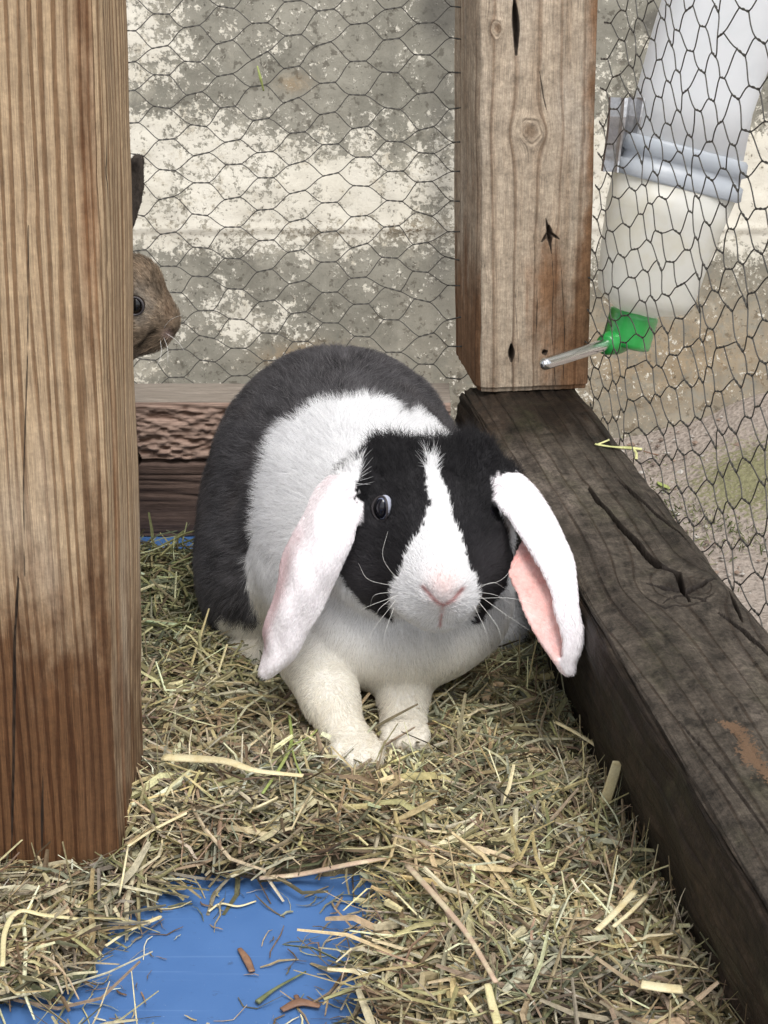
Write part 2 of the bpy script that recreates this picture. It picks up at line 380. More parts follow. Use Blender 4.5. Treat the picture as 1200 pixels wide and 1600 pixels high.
# ------------------------------------------------------------------ timber builder
class Timber:
    def __init__(s, o, A, B, L, w, h, length):
        s.o = np.array(o, float); s.A, s.B, s.L = (np.array(q, float) / np.linalg.norm(q) for q in (A, B, L))
        s.w, s.h, s.len = w, h, length
    def face_pt(s, face, px, py):
        """local (perimeter, along) of the spot on a face seen at a photo pixel"""
        n, off = {0: (-s.B, s.h / 2), 1: (s.A, s.w / 2), 2: (s.B, s.h / 2), 3: (-s.A, s.w / 2)}[face]
        r = ray(px, py); c = np.array([0, 0, CAM_H]); q = s.o + n * off
        t = ((q - c) @ n) / (r @ n); x = c + r * t - s.o
        a, b, l = x @ s.A, x @ s.B, x @ s.L
        w, h = s.w, s.h
        p = {0: a + w / 2, 1: w + b + h / 2, 2: w + h + (w / 2 - a), 3: 2 * w + h + (h / 2 - b)}[face]
        return p, l
    def build(s, name, mat, counts, nv, r=.006, v0=0.0, knots=(), cracks=(), disp=None, stain=None, rough=.0008, flake=None, parent=None, bowl=None, seed=1):
        w, h = s.w, s.h; st = [0, w, w + h, 2 * w + h]; ln = [w, h, w, h]
        ps = np.concatenate([st[i] + np.linspace(0, ln[i], counts[i], endpoint=False) for i in range(4)])
        vs = np.linspace(v0, v0 + s.len, nv)
        nu = len(ps); Pp, Vv = np.meshgrid(ps, vs)
        def sect(p):
            a = np.where(p < w, p - w / 2, np.where(p < w + h, w / 2, np.where(p < 2 * w + h, w / 2 - (p - w - h), -w / 2)))
            b = np.where(p < w, -h / 2, np.where(p < w + h, p - w - h / 2, np.where(p < 2 * w + h, h / 2, h / 2 - (p - 2 * w - h))))
            return a, b
        a, b = sect(Pp)
        ca, cb = np.clip(a, -(w / 2 - r), w / 2 - r), np.clip(b, -(h / 2 - r), h / 2 - r)
        da, db = a - ca, b - cb; dl = np.hypot(da, db) + 1e-12
        na, nb = da / dl, db / dl
        a = ca + na * r; b = cb + nb * r
        pos0 = s.o + a[..., None] * s.A + b[..., None] * s.B + Vv[..., None] * s.L
        nrm = na[..., None] * s.A + nb[..., None] * s.B
        D = noise3(pos0, 14, seed, 2) * rough * 2.2 + noise3(np.stack([Pp * 120, Vv * 9, Pp * 0], -1), 1, seed + 3, 3) * rough
        g = Pp + .006 * noise3(np.stack([Pp * 9, Vv * 2.2, Pp * 0 + seed], -1), 1, 5, 2); kn = np.zeros_like(g)
        for (kp, kv, R, asp) in knots:
            dp, dv = Pp - kp, (Vv - kv) / asp; rr = np.hypot(dp, dv)
            infl = np.exp(-(rr / (R * 4.5)) ** 2)
            g = g - infl * dp * np.clip(R * R * 1.3 / (rr * rr + R * R * .35), 0, 2.0)
            ang = np.arctan2(dv, dp); rw = rr * (1 + .13 * np.sin(2 * ang + 1) + .08 * np.sin(5 * ang))
            kn = np.maximum(kn, 1 - sstep(.0, R, rw) * .75 - sstep(R * .9, R * 1.15, rw) * .25)
            D = D + .0012 * np.exp(-((rw - R) / (R * .5)) ** 2) - .001 * np.exp(-((rw - R * .95) / (R * .1)) ** 2)
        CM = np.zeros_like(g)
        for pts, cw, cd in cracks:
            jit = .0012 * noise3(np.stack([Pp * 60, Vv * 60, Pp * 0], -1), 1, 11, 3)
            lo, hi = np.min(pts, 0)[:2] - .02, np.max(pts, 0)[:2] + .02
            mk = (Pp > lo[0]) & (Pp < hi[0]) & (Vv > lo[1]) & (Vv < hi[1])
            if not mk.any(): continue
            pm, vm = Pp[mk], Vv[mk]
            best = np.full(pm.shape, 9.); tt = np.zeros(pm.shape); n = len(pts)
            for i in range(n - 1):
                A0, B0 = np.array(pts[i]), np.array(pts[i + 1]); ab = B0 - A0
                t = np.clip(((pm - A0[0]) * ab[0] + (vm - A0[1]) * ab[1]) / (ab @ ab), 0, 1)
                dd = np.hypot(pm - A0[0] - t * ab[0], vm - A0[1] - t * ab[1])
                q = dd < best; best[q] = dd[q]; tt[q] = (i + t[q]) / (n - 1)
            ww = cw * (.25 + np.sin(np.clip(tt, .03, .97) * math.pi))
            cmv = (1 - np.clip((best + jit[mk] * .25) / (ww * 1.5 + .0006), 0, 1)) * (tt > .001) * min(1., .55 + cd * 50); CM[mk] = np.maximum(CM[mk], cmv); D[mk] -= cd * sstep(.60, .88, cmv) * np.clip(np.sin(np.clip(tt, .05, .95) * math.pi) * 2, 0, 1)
            g[mk] += .0008 * np.exp(-(best / .006) ** 2)
        if disp is not None: D = D + disp(Pp, Vv, pos0)
        pos = pos0 + D[..., None] * nrm
        if bowl is not None: pos = bowl(pos, Pp, Vv)
        face = np.digitize(Pp, [w, w + h, 2 * w + h]).astype(float)
        stn = stain(Pp, Vv, pos0) if stain is not None else np.zeros_like(Pp)
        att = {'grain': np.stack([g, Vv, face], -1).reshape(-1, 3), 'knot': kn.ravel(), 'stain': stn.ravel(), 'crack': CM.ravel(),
               'flake': (flake(Pp, Vv) if flake is not None else Pp * 0).ravel()}
        V = pos.reshape(-1, 3); i = np.arange(nv - 1)[:, None] * nu; j = np.arange(nu)[None]; j2 = (j + 1) % nu
        F = np.stack([i + j, i + j2, i + nu + j2, i + nu + j], -1).reshape(-1, 4)
        e0, e1 = pos[0].mean(0), pos[-1].mean(0)
        n = len(V); V = np.concatenate([V, [e0, e1]])
        jj = np.arange(nu); F0 = np.stack([np.full(nu, n), (jj + 1) % nu, jj], -1)
        F1 = np.stack([np.full(nu, n + 1), (nv - 1) * nu + jj, (nv - 1) * nu + (jj + 1) % nu], -1)
        Ft = np.concatenate([F[:, [0, 1, 2]], F[:, [0, 2, 3]], F0, F1])
        for kx in att: att[kx] = np.concatenate([att[kx], att[kx][[0, -1]]])
        nm = np.cross(V[Ft[5, 1]] - V[Ft[5, 0]], V[Ft[5, 2]] - V[Ft[5, 0]])
        if nm @ nrm.reshape(-1, 3)[Ft[5, 0]] < 0: Ft = Ft[:, ::-1]
        return mesh(name, V, Ft, mat, parent, True, att)

# ================================================================== SETTING
# terrain outside the hutch
gx = np.concatenate([np.linspace(-30, -.6, 20), np.linspace(-.5, 1.2, 240), np.linspace(1.4, 30, 20)])
gy = np.concatenate([np.linspace(-30, .3, 16), np.linspace(.4, 2.2, 250), np.linspace(2.4, 60, 14)])
X, Y = np.meshgrid(gx, gy); near = np.exp(-((X - .4) ** 2 + (Y - 1.3) ** 2) / 2.)
bank = sstep(.2, .62, X) * sstep(1.5, 1.95, Y) * .10
Z = -.135 + bank + near * (.012 * noise3(np.stack([X, Y, X * 0], -1), 9, 3, 3) + .004 * noise3(np.stack([X, Y, X * 0], -1), 60, 4, 3))
mc = PZ(1165, 775, -.12)
moss = np.exp(-(((X - mc[0]) / .085) ** 2 + ((Y - mc[1]) / .11) ** 2)) + .25 * np.exp(-(((X - mc[0] - .2) / .2) ** 2 + ((Y - mc[1]) / .3) ** 2))
Z = Z + .008 * moss
nx, ny = len(gx), len(gy); i = (np.arange(ny - 1)[:, None] * nx + np.arange(nx - 1)[None]).ravel()
tag(mesh('ground', np.stack([X, Y, Z], -1).reshape(-1, 3), np.stack([i, i + 1, i + nx + 1, i + nx], -1), GROUND, attrs={'moss': moss.ravel()}), kind='structure')
def ground_z(x, y):
    return -.135 + sstep(.2, .62, x) * sstep(1.5, 1.95, y) * .10

# concrete wall
WY = 1.96
wx = np.concatenate([np.linspace(-3, -.7, 12), np.linspace(-.65, .75, 330), np.linspace(.8, 3.5, 12)])
wz = np.concatenate([np.linspace(-.4, -.25, 3), np.linspace(-.22, .5, 200), np.linspace(.55, 2.4, 10)])
X, Z = np.meshgrid(wx, wz)
zl = P(400, 358, WY)[2]
q3 = np.stack([X, X * 0, Z], -1)
Yw = WY + .004 * noise3(q3, 7, 9, 3) + .0015 * noise3(q3, 45, 10, 3) - .0015 * sstep(-.003, .003, Z - zl - .003 * noise3(q3, 12, 8, 1))
Yw = Yw - .0012 * np.exp(-((Z - zl) / .004) ** 2)
for cx in (270, 500, 620): Yw = Yw - .0016 * np.exp(-((X - P(cx, 100, WY)[0]) / .006) ** 2)
pxs, pys = proj(np.stack([X, X * 0 + WY, Z], -1))
def blob(cx, cy, rx, ry): return np.exp(-(((pxs - cx) / rx) ** 2 + ((pys - cy) / ry) ** 2))
paint = (.80 * sstep(150, 205, pys) * (1 - sstep(350, 440, pys)) * (1 - .55 * sstep(420, 500, pxs) * (1 - sstep(215, 300, pys)) * (1 - sstep(600, 720, pxs) * .2))
         + .75 * blob(215, 70, 75, 90) + .75 * blob(380, 500, 70, 45) + .5 * blob(210, 575, 70, 40) + .5 * blob(560, 300, 60, 60)
         + .15 * blob(300, 40, 200, 60) + 1.0 * blob(1175, 300, 70, 70) + .35 * blob(1000, 250, 120, 200))
paint = paint * (1 - .5 * blob(640, 420, 80, 120)) * (1 - .75 * blob(470, 160, 130, 40))
tan_ = .8 * blob(480, 560, 60, 22) + .5 * blob(460, 130, 25, 14) + .55 * blob(480, 355, 300, 18) + .7 * blob(1160, 345, 90, 9) + .5 * blob(1050, 560, 260, 120)
dark = .6 * blob(690, 300, 45, 400) + .9 * blob(1030, 35, 45, 28) + .5 * blob(690, 20, 60, 40)  # first blob: the corner post's soft shadow, painted into the wall colour
nx, ny = len(wx), len(wz); i = (np.arange(ny - 1)[:, None] * nx + np.arange(nx - 1)[None]).ravel()
Vf = np.stack([X, Yw, Z], -1).reshape(-1, 3)
Fw = np.stack([i, i + 1, i + nx + 1, i + nx], -1)
bk = np.array([[-3, 2.16, -.4], [3.5, 2.16, -.4], [3.5, 2.16, 2.4], [-3, 2.16, 2.4]])
n0 = len(Vf); c4 = [0, nx - 1, nx * ny - 1, nx * (ny - 1)]
Fb = [(n0 + 1, n0, n0 + 3, n0 + 2)] + [(c4[a], n0 + a, n0 + (a + 1) % 4, c4[(a + 1) % 4]) for a in (0, 1, 2, 3)]
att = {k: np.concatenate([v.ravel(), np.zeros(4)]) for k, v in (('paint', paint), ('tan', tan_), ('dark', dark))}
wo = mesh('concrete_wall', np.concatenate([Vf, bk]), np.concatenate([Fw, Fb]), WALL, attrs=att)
tag(wo, 'old grey concrete wall with peeling whitewash behind the wire mesh', 'wall')

# hutch floor board
FX0, FX1, FY0, FY1 = -.55, .34, -.05, 1.50
def box(c, s):
    c = np.array(c, float); s = np.array(s, float) / 2
    V = [c + s * np.array(q) for q in ((-1, -1, -1), (1, -1, -1), (1, 1, -1), (-1, 1, -1), (-1, -1, 1), (1, -1, 1), (1, 1, 1), (-1, 1, 1))]
    F = [(0, 3, 2, 1), (4, 5, 6, 7), (0, 1, 5, 4), (1, 2, 6, 5), (2, 3, 7, 6), (3, 0, 4, 7)]
    return np.array(V), F
fxy = [(FX0, FY0), (.285, FY0), (.205, .45), (.105, 1.36), (.105, 1.40), (FX0, 1.40)]
fv = [(x, y, 0.0) for x, y in fxy] + [(x, y, -.018) for x, y in fxy]; nf = len(fxy)
poly_floor = poly_obj('floor', [(fv, [tuple(range(nf)), tuple(range(nf, 2 * nf))[::-1]] + [(i, nf + i, nf + (i + 1) % nf, (i + 1) % nf) for i in range(nf)])], BOARD, smooth=False)
tag(poly_floor, 'blue painted floor board under the hay', kind='structure')
PLAIN_WOOD = plain('support_wood', (.16, .11, .07), .85, nz=.4, ns=60)
SUP = ['front left', 'front right', 'rear left', 'rear right']
for si, (lx, ly) in enumerate(((-.5, .1), (.22, .1), (-.5, 1.34), (.06, 1.34))):
    o = poly_obj('support_block', [box((lx, ly, -.088), (.08, .08, .139))], PLAIN_WOOD, smooth=False)
    tag(o, 'square timber block under the %s corner of the hutch floor' % SUP[si], 'block', 'blocks carrying the hutch floor')

# rear sill
rs = Timber((-.20, 1.379, .060), (0, -1, 0), (0, 0, 1), (1, 0, 0), .052, .123, .555)
def rs_disp(p, v, pos):
    z = pos[..., 2]; up = sstep(.065, .075, z + .004 * noise3(pos, 30, 2)) * (1 - sstep(.112, .118, z))
    c = noise3(np.stack([p * 300, v * 110, p * 0], -1), 1, 21, 2); c2 = noise3(np.stack([p * 330, v * 120, p * 0], -1), 1, 23, 2)
    d = up * (.0013 * np.tanh(c * 3) + .0011 * np.tanh(c2 * 3) - .001)
    d = d - .005 * np.exp(-((z - .069 - .002 * noise3(pos, 16, 4)) / .0016) ** 2)
    d = d - (1 - up) * .0012 * (1 - sstep(.0, .5, np.abs(noise3(np.stack([p * 110, v * 5, p * 0], -1), 1, 31, 2)) * 3))
    d = d - .02 * (np.hypot(pos[..., 0] + .215, (z - .07) * 1.3) < .012)
    return d
def rs_flake(p, v):
    c = noise3(np.stack([p * 300, v * 110, p * 0], -1), 1, 21, 2); c2 = noise3(np.stack([p * 330, v * 120, p * 0], -1), 1, 23, 2)
    return (.62 + .28 * np.tanh(c * 3) + .15 * np.tanh(c2 * 3))
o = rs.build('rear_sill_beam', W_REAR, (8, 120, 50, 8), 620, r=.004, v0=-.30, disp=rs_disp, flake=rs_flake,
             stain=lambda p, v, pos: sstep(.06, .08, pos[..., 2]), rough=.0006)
tag(o, 'rough sawn horizontal beam with flaking reddish face behind the lop rabbit', 'beam')

# right sill beam
dirL = np.array([.2235 - .164, .908 - 1.338, 0]); dirL /= np.linalg.norm(dirL)
outw = np.array([-dirL[1], dirL[0], 0])                       # outward from the hutch (to +X)
BW, BH, ZT = .104, .128, .133
b_o = np.array([.164, 1.338, 0]) + dirL * (-.045) - outw * BW / 2; b_o[2] = ZT - BH / 2
rb = Timber(b_o, outw, (0, 0, 1), dirL, BW, BH, 1.02)
fp = lambda *q: [rb.face_pt(2, *k) for k in q]
kx = rb.face_pt(2, 1072, 918)
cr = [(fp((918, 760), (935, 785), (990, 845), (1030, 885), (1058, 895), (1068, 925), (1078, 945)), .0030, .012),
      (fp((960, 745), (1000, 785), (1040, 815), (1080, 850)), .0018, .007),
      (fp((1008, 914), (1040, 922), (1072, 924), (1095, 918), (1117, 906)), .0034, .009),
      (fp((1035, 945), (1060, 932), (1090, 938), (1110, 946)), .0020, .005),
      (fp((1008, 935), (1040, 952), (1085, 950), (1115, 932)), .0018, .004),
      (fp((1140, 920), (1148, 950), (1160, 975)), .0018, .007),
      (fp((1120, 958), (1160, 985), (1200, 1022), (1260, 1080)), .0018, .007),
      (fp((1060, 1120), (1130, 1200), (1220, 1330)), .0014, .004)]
def rb_disp(p, v, pos):
    a = BW + BH
    t = (p - a) / BW                                           # 0 outer top edge .. 1 inner top edge
    d = -.009 * np.exp(-((p - a - BW) / .022) ** 2) + .0012 * noise3(np.stack([p * 260, v * 26, p * 0], -1), 1, 46, 2) + .0022 * noise3(pos, 26, 41, 3) + .0012 * noise3(np.stack([p * 60, v * 14, p * 0], -1), 1, 44, 3)
    d = d + np.where(p > 2 * BW + BH, .0035 * noise3(np.stack([p * 45, v * 16, p * 0], -1), 1, 45, 3), 0)
    return d
def rb_stain(p, v, pos):
    side = sstep(2 * BW + BH - .022, 2 * BW + BH + .012, p)
    far = 1 - sstep(.06, .24, v)
    return np.clip(side * .95 + far * .8 + .25 * noise3(pos, 12, 51, 2) + .05, 0, 1)
def rb_under(pos, p, v):
    x = pos - rb.o; aa = x @ rb.A; bb = x @ rb.B
    k = .024 * np.clip((BH / 2 - bb) / BH, 0, 1) * np.clip((BW / 2 - aa) / BW, 0, 1)
    return pos + k[..., None] * rb.A
bq = [rb.face_pt(2, *k) for k in ((1120, 1128), (1150, 1128), (1168, 1150), (1190, 1185), (1230, 1240), (1185, 1215), (1150, 1180), (1150, 1150))]
def rb_bare(p, v):
    return np.clip(.5 + np.where(inpoly(p, v, bq), 1, -1) * polydist(p, v, bq, True) / .010 + .35 * noise3(np.stack([p * 200, v * 160, p * 0], -1), 1, 48, 3), 0, 1)
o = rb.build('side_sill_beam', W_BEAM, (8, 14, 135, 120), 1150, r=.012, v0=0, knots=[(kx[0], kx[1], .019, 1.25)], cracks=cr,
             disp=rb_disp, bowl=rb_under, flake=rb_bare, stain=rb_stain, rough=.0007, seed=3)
tag(o, 'dark wet timber beam with a cracked knot along the right side', 'beam')
# right post
lean = .006
rp_h = .50
rp = Timber(np.array([.1150, 1.352 + .045, ZT]) + .045 * np.array([-.0, 0, 0]), (1, .14, 0), (-.14, 1, 0), (-.019, 0, 1), .0935, .104, rp_h)
f0 = lambda *q: [rp.face_pt(0, *k) for k in q]
rpk = rp.face_pt(0, 838, 205); rpk2 = rp.face_pt(0, 862, 370); rpk3 = rp.face_pt(0, 787, 45)
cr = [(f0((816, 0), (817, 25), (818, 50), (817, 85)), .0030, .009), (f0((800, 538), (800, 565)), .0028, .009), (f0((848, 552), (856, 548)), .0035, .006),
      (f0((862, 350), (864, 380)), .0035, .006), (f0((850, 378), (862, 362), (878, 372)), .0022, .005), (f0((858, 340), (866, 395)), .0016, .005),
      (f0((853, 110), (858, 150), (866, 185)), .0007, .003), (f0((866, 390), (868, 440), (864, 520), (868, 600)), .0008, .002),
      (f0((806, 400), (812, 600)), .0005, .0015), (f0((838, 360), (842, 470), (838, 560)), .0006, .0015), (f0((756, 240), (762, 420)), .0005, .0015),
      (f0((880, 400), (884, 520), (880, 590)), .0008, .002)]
def rp_stain(p, v, pos):
    e = sstep(.072, .094, p) * (p < .12)
    return np.clip(e * .75 + (1 - sstep(.0, .16, v)) * (.35 + .3 * sstep(.04, .08, p)) + .35 * (p > rp.w * 2 + .095) + .55 * np.exp(-((p - rpk2[0]) / .02) ** 2 - ((v - rpk2[1] + .03) / .06) ** 2), 0, 1)
def rp_disp(p, v, pos):
    # worn left front arris
    w, h = rp.w, rp.h; per = 2 * (w + h); dd = np.minimum(p, per - p)
    n = noise3(np.stack([v * 18, v * 0, v * 0], -1), 1, 61, 3)
    d = -(.0035 + .0035 * n) * np.exp(-(dd / .008) ** 2)
    rid = noise3(np.stack([p * 260, v * 3, p * 0], -1), 1, 63, 2)
    return d + .0009 * rid - .002 * (v < .004)
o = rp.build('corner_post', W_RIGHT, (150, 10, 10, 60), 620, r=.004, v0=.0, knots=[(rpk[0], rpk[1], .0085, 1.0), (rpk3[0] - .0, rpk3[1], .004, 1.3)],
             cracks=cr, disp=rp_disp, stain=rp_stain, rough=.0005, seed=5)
tag(o, 'pale weathered square post with a round knot standing behind the metal drinking tube', 'post')

# left post (leans slightly)
lw = .115
lp = Timber(np.array([-.1515 - lw / 2, .835 + .055, 0.0]), (1, 0, 0), (0, 1, 0), (.036, 0, 1), lw, .110, .66)
l0 = lambda *q: [lp.face_pt(0, *k) for k in q]
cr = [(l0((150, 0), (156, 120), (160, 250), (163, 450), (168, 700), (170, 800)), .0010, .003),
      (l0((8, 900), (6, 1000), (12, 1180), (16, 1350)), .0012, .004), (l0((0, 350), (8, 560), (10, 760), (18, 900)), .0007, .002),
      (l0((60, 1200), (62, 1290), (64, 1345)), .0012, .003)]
def lp_stain(p, v, pos):
    low = 1 - sstep(.05, .33, v); edge = .55 * np.exp(-((p - .108) / .008) ** 2) * sstep(.1, .4, v)
    return np.clip(low * .95 + edge, 0, 1) * np.where(p > lw, .6, 1)
def lp_disp(p, v, pos):
    rid = noise3(np.stack([(p + .005 * noise3(np.stack([p * 9, v * 2.2, p * 0 + 7], -1), 1, 5, 2)) * 200, v * 1.5, p * 0], -1), 1, 73, 1)
    e = -(.0012 + .002 * noise3(np.stack([v * 22, v * 0, v * 0], -1), 1, 61, 3)) * np.exp(-((p - lw) / .004) ** 2)
    return .0010 * rid + e
lk = []
o = lp.build('front_post', W_LEFT, (170, 50, 10, 8), 620, r=.003, v0=0.0, knots=lk, cracks=cr, disp=lp_disp, stain=lp_stain, rough=.0005, seed=7)
tag(o, 'thick tan post with ridged striped grain at the left edge', 'post')

# ------------------------------------------------------------------ chicken wire
def hexmesh(name, o, eu, ev, n0, n1, m0, m1, rad=.00042, seed=1, warp=None, pitch=.0262, row=.0252, slope=0.0):
    r2 = np.random.default_rng(seed); o = np.array(o, float); eu = np.array(eu, float); ev = np.array(ev, float)
    nrm = np.cross(eu, ev); tl = .0062
    jit = {}
    def node(i, j, s):
        if (i, j) not in jit: jit[(i, j)] = r2.normal(0, .0010, 3)
        a = i * pitch + s * tl; b = (j + (.5 if i % 2 else 0)) * row + slope * a
        J = jit[(i, j)]
        a2 = a + J[0]; b2 = b + J[1] * 1.4 + s * J[2] * .8; c = J[2] * 1.0
        if warp is not None:
            da, db, dc = warp(a2, b2); a2 += da; b2 += db; c += dc
        return o + eu * a2 + ev * b2 + nrm * c
    parts = []; tf = np.linspace(0, 1, 5)
    def diag(A, B):
        mid = A + (B - A) * tf[:, None]; off = (B - A); off = off - eu * (off @ eu)
        k = (tf * tf * (3 - 2 * tf) - tf) * .45
        k2 = r2.normal(0, .0004, 3)[None] * np.sin(tf * math.pi)[:, None]
        return tube(mid + off[None] * k[:, None] + k2, rad, 5, caps=False)
    for i in range(n0, n1):
        for j in range(m0, m1):
            L_, R_ = node(i, j, -1), node(i, j, 1); t = np.linspace(0, 1, 8); ax = (R_ - L_)
            up = ev - ax * (ev @ ax) / (ax @ ax); up /= np.linalg.norm(up); sd = np.cross(ax, up); sd /= np.linalg.norm(sd)
            for ph in (0, math.pi):
                pts = L_ + ax * t[:, None] + rad * .9 * (np.cos(t * 6.5 + ph)[:, None] * up + np.sin(t * 6.5 + ph)[:, None] * sd)
                parts.append(tube(pts, rad, 5, caps=False))
            if i + 1 < n1:
                for dj in ((0, -1) if i % 2 == 0 else (0, 1)):
                    if m0 <= j + dj < m1: parts.append(diag(R_, node(i + 1, j + dj, -1)))
    V, F = merge(parts)
    return mesh(name, V, F, WIRE)
def wback(a, b): return (.0018 * math.sin(b * 40), .0035 * math.sin(a * 19 + 1) + .002 * math.sin(b * 30 + a * 12), .004 * math.sin(a * 11) * math.sin(b * 9))
o = hexmesh('wire_mesh', (-.36, 1.411, .108), (1, 0, 0), (0, 0, 1), 0, 18, 0, 20, warp=wback, seed=2, slope=.035)
tag(o, 'hexagonal chicken wire stretched between the posts in front of the wall', 'wire mesh')
def wside(a, b): return (.003 * math.sin(b * 31) + .002 * math.sin(a * 40), .004 * math.sin(a * 15 + b * 10) + .002 * math.sin(a * 70), .004 * math.sin(a * 14 + b * 12) + .0015 * math.sin(a * 55 + b * 33))
mo = np.array([.172, 1.318, .085])
o = hexmesh('wire_mesh', mo, dirL, (0, 0, 1), -1, 29, 0, 20, rad=.00046, warp=wside, seed=5, slope=0.03)
tag(o, 'hexagonal chicken wire along the right side, in front of the drinking bottle', 'wire mesh')

# ================================================================== SDF BODIES
class Field:
    def __init__(s, lo, hi, h):
        s.lo = np.array(lo, float); s.h = h; s.n = np.ceil((np.array(hi) - lo) / h).astype(int) + 1
        s.F = np.full(s.n, .03, np.float32)
    def win(s, lo, hi):
        a = np.clip(np.floor((lo - s.lo) / s.h).astype(int), 0, s.n); b = np.clip(np.ceil((hi - s.lo) / s.h).astype(int) + 1, 0, s.n)
        sl = tuple(slice(a[i], b[i]) for i in range(3))
        ax = [s.lo[i] + s.h * np.arange(a[i], b[i], dtype=np.float32) for i in range(3)]
        return sl, ax
    def _blend(s, sl, d, k, sub=False):
        f = s.F[sl]
        if sub:
            d = -d; h = np.clip(k - np.abs(f - d), 0, None) / k; s.F[sl] = np.maximum(f, d) + h * h * k * .25
        else:
            h = np.clip(k - np.abs(f - d), 0, None) / k; s.F[sl] = np.minimum(f, d) - h * h * k * .25
    def ell(s, c, r, k=.01, rot=None, sub=False):
        c = np.array(c, float); r = np.broadcast_to(np.array(r, float), (3,))
        R = np.eye(3) if rot is None else np.array(rot)                     # rows: local axes
        e = np.sqrt(((R * r[:, None]) ** 2).sum(0)) + .03
        sl, ax = s.win(c - e, c + e)
        x, y, z = ax[0][:, None, None] - c[0], ax[1][None, :, None] - c[1], ax[2][None, None, :] - c[2]
        u, v, w = (R[i, 0] * x + R[i, 1] * y + R[i, 2] * z for i in range(3))
        k0 = np.sqrt((u / r[0]) ** 2 + (v / r[1]) ** 2 + (w / r[2]) ** 2)
        k1 = np.sqrt((u / r[0] ** 2) ** 2 + (v / r[1] ** 2) ** 2 + (w / r[2] ** 2) ** 2) + 1e-6
        s._blend(sl, (k0 * (k0 - 1) / k1).astype(np.float32), k, sub)
    def cap(s, pts, rs, k=.008, sub=False):
        for (a, b, ra, rb_) in zip(pts[:-1], pts[1:], rs[:-1], rs[1:]):
            a, b = np.array(a, float), np.array(b, float); m = max(ra, rb_) + .03
            sl, ax = s.win(np.minimum(a, b) - m, np.maximum(a, b) + m); ab = b - a
            x, y, z = ax[0][:, None, None] - a[0], ax[1][None, :, None] - a[1], ax[2][None, None, :] - a[2]
            t = np.clip((x * ab[0] + y * ab[1] + z * ab[2]) / (ab @ ab + 1e-12), 0, 1)
            dd = np.sqrt((x - t * ab[0]) ** 2 + (y - t * ab[1]) ** 2 + (z - t * ab[2]) ** 2) - (ra + (rb_ - ra) * t)
            s._blend(sl, dd.astype(np.float32), k, sub)
    def splat(s, pts, rad, k=.004):
        G = np.full(s.n, .03, np.float32)
        for p, r in zip(pts, rad):
            m = r + .006; sl, ax = s.win(p - m, p + m)
            x, y, z = ax[0][:, None, None] - p[0], ax[1][None, :, None] - p[1], ax[2][None, None, :] - p[2]
            G[sl] = np.minimum(G[sl], np.sqrt(x * x + y * y + z * z) - r)
        s._blend((slice(None),) * 3, G, k)
    def blur(s, n=1):
        for _ in range(n):
            for a in range(3):
                f = s.F; g = f.copy()
                i0 = [slice(None)] * 3; i1 = [slice(None)] * 3; i2 = [slice(None)] * 3
                i0[a] = slice(0, -2); i1[a] = slice(1, -1); i2[a] = slice(2, None)
                g[tuple(i1)] = .25 * f[tuple(i0)] + .5 * f[tuple(i1)] + .25 * f[tuple(i2)]; s.F = g
    def nets(s):
        F = s.F; ins = F < 0; n = s.n
        acc = np.zeros(tuple(n - 1) + (3,), np.float32); cnt = np.zeros(tuple(n - 1), np.float32)
        corners = [(i, j, k) for i in (0, 1) for j in (0, 1) for k in (0, 1)]
        def cs(c): return tuple(slice(c[a], n[a] - 1 + c[a]) for a in range(3))
        for c in corners:
            for a in range(3):
                if c[a] == 0:
                    c2 = list(c); c2[a] = 1; f0, f1 = F[cs(c)], F[cs(c2)]; m = (f0 < 0) != (f1 < 0)
                    t = np.where(m, f0 / np.where(m, f0 - f1, 1), 0); cnt += m
                    for b in range(3): acc[..., b] += m * (c[b] + (t if b == a else 0))
        act = cnt > 0; idx = np.full(act.shape, -1, np.int64); w = np.argwhere(act); idx[act] = np.arange(len(w))
        V = (w + acc[act] / cnt[act][:, None]) * s.h + s.lo
        Fs = []
        for a in range(3):
            b, c = (a + 1) % 3, (a + 2) % 3
            s0 = [slice(1, n[q] - 1) for q in range(3)]; s0[a] = slice(0, n[a] - 1); s1 = list(s0); s1[a] = slice(1, n[a])
            f0, f1 = ins[tuple(s0)], ins[tuple(s1)]
            for m, flip in ((f0 & ~f1, False), (~f0 & f1, True)):
                q = np.argwhere(m) + np.array([s0[x].start for x in range(3)])
                def I(db, dc):
                    r = q.copy(); r[:, b] -= db; r[:, c] -= dc; return idx[r[:, 0], r[:, 1], r[:, 2]]
                f = np.stack([I(1, 1), I(0, 1), I(0, 0), I(1, 0)], -1)
                Fs.append(f[:, ::-1] if flip else f)
        return V, np.concatenate(Fs)
def vnorm(V, F):
    n = np.cross(V[F[:, 2]] - V[F[:, 0]], V[F[:, 3]] - V[F[:, 1]]); N = np.zeros_like(V)
    for i in range(4): np.add.at(N, F[:, i], n)
    return N / (np.linalg.norm(N, axis=1)[:, None] + 1e-12)
def sample(V, F, N, count, r2):
    T = np.concatenate([F[:, [0, 1, 2]], F[:, [0, 2, 3]]])
    ar = np.linalg.norm(np.cross(V[T[:, 1]] - V[T[:, 0]], V[T[:, 2]] - V[T[:, 0]]), axis=1)
    t = T[r2.choice(len(T), count, p=ar / ar.sum())]
    a, b = r2.random((2, count)); q = a + b > 1; a[q], b[q] = 1 - a[q], 1 - b[q]; c = 1 - a - b
    f = lambda A: A[t[:, 0]] * c[:, None] + A[t[:, 1]] * a[:, None] + A[t[:, 2]] * b[:, None]
    n = f(N); return f(V), n / np.linalg.norm(n, axis=1)[:, None]
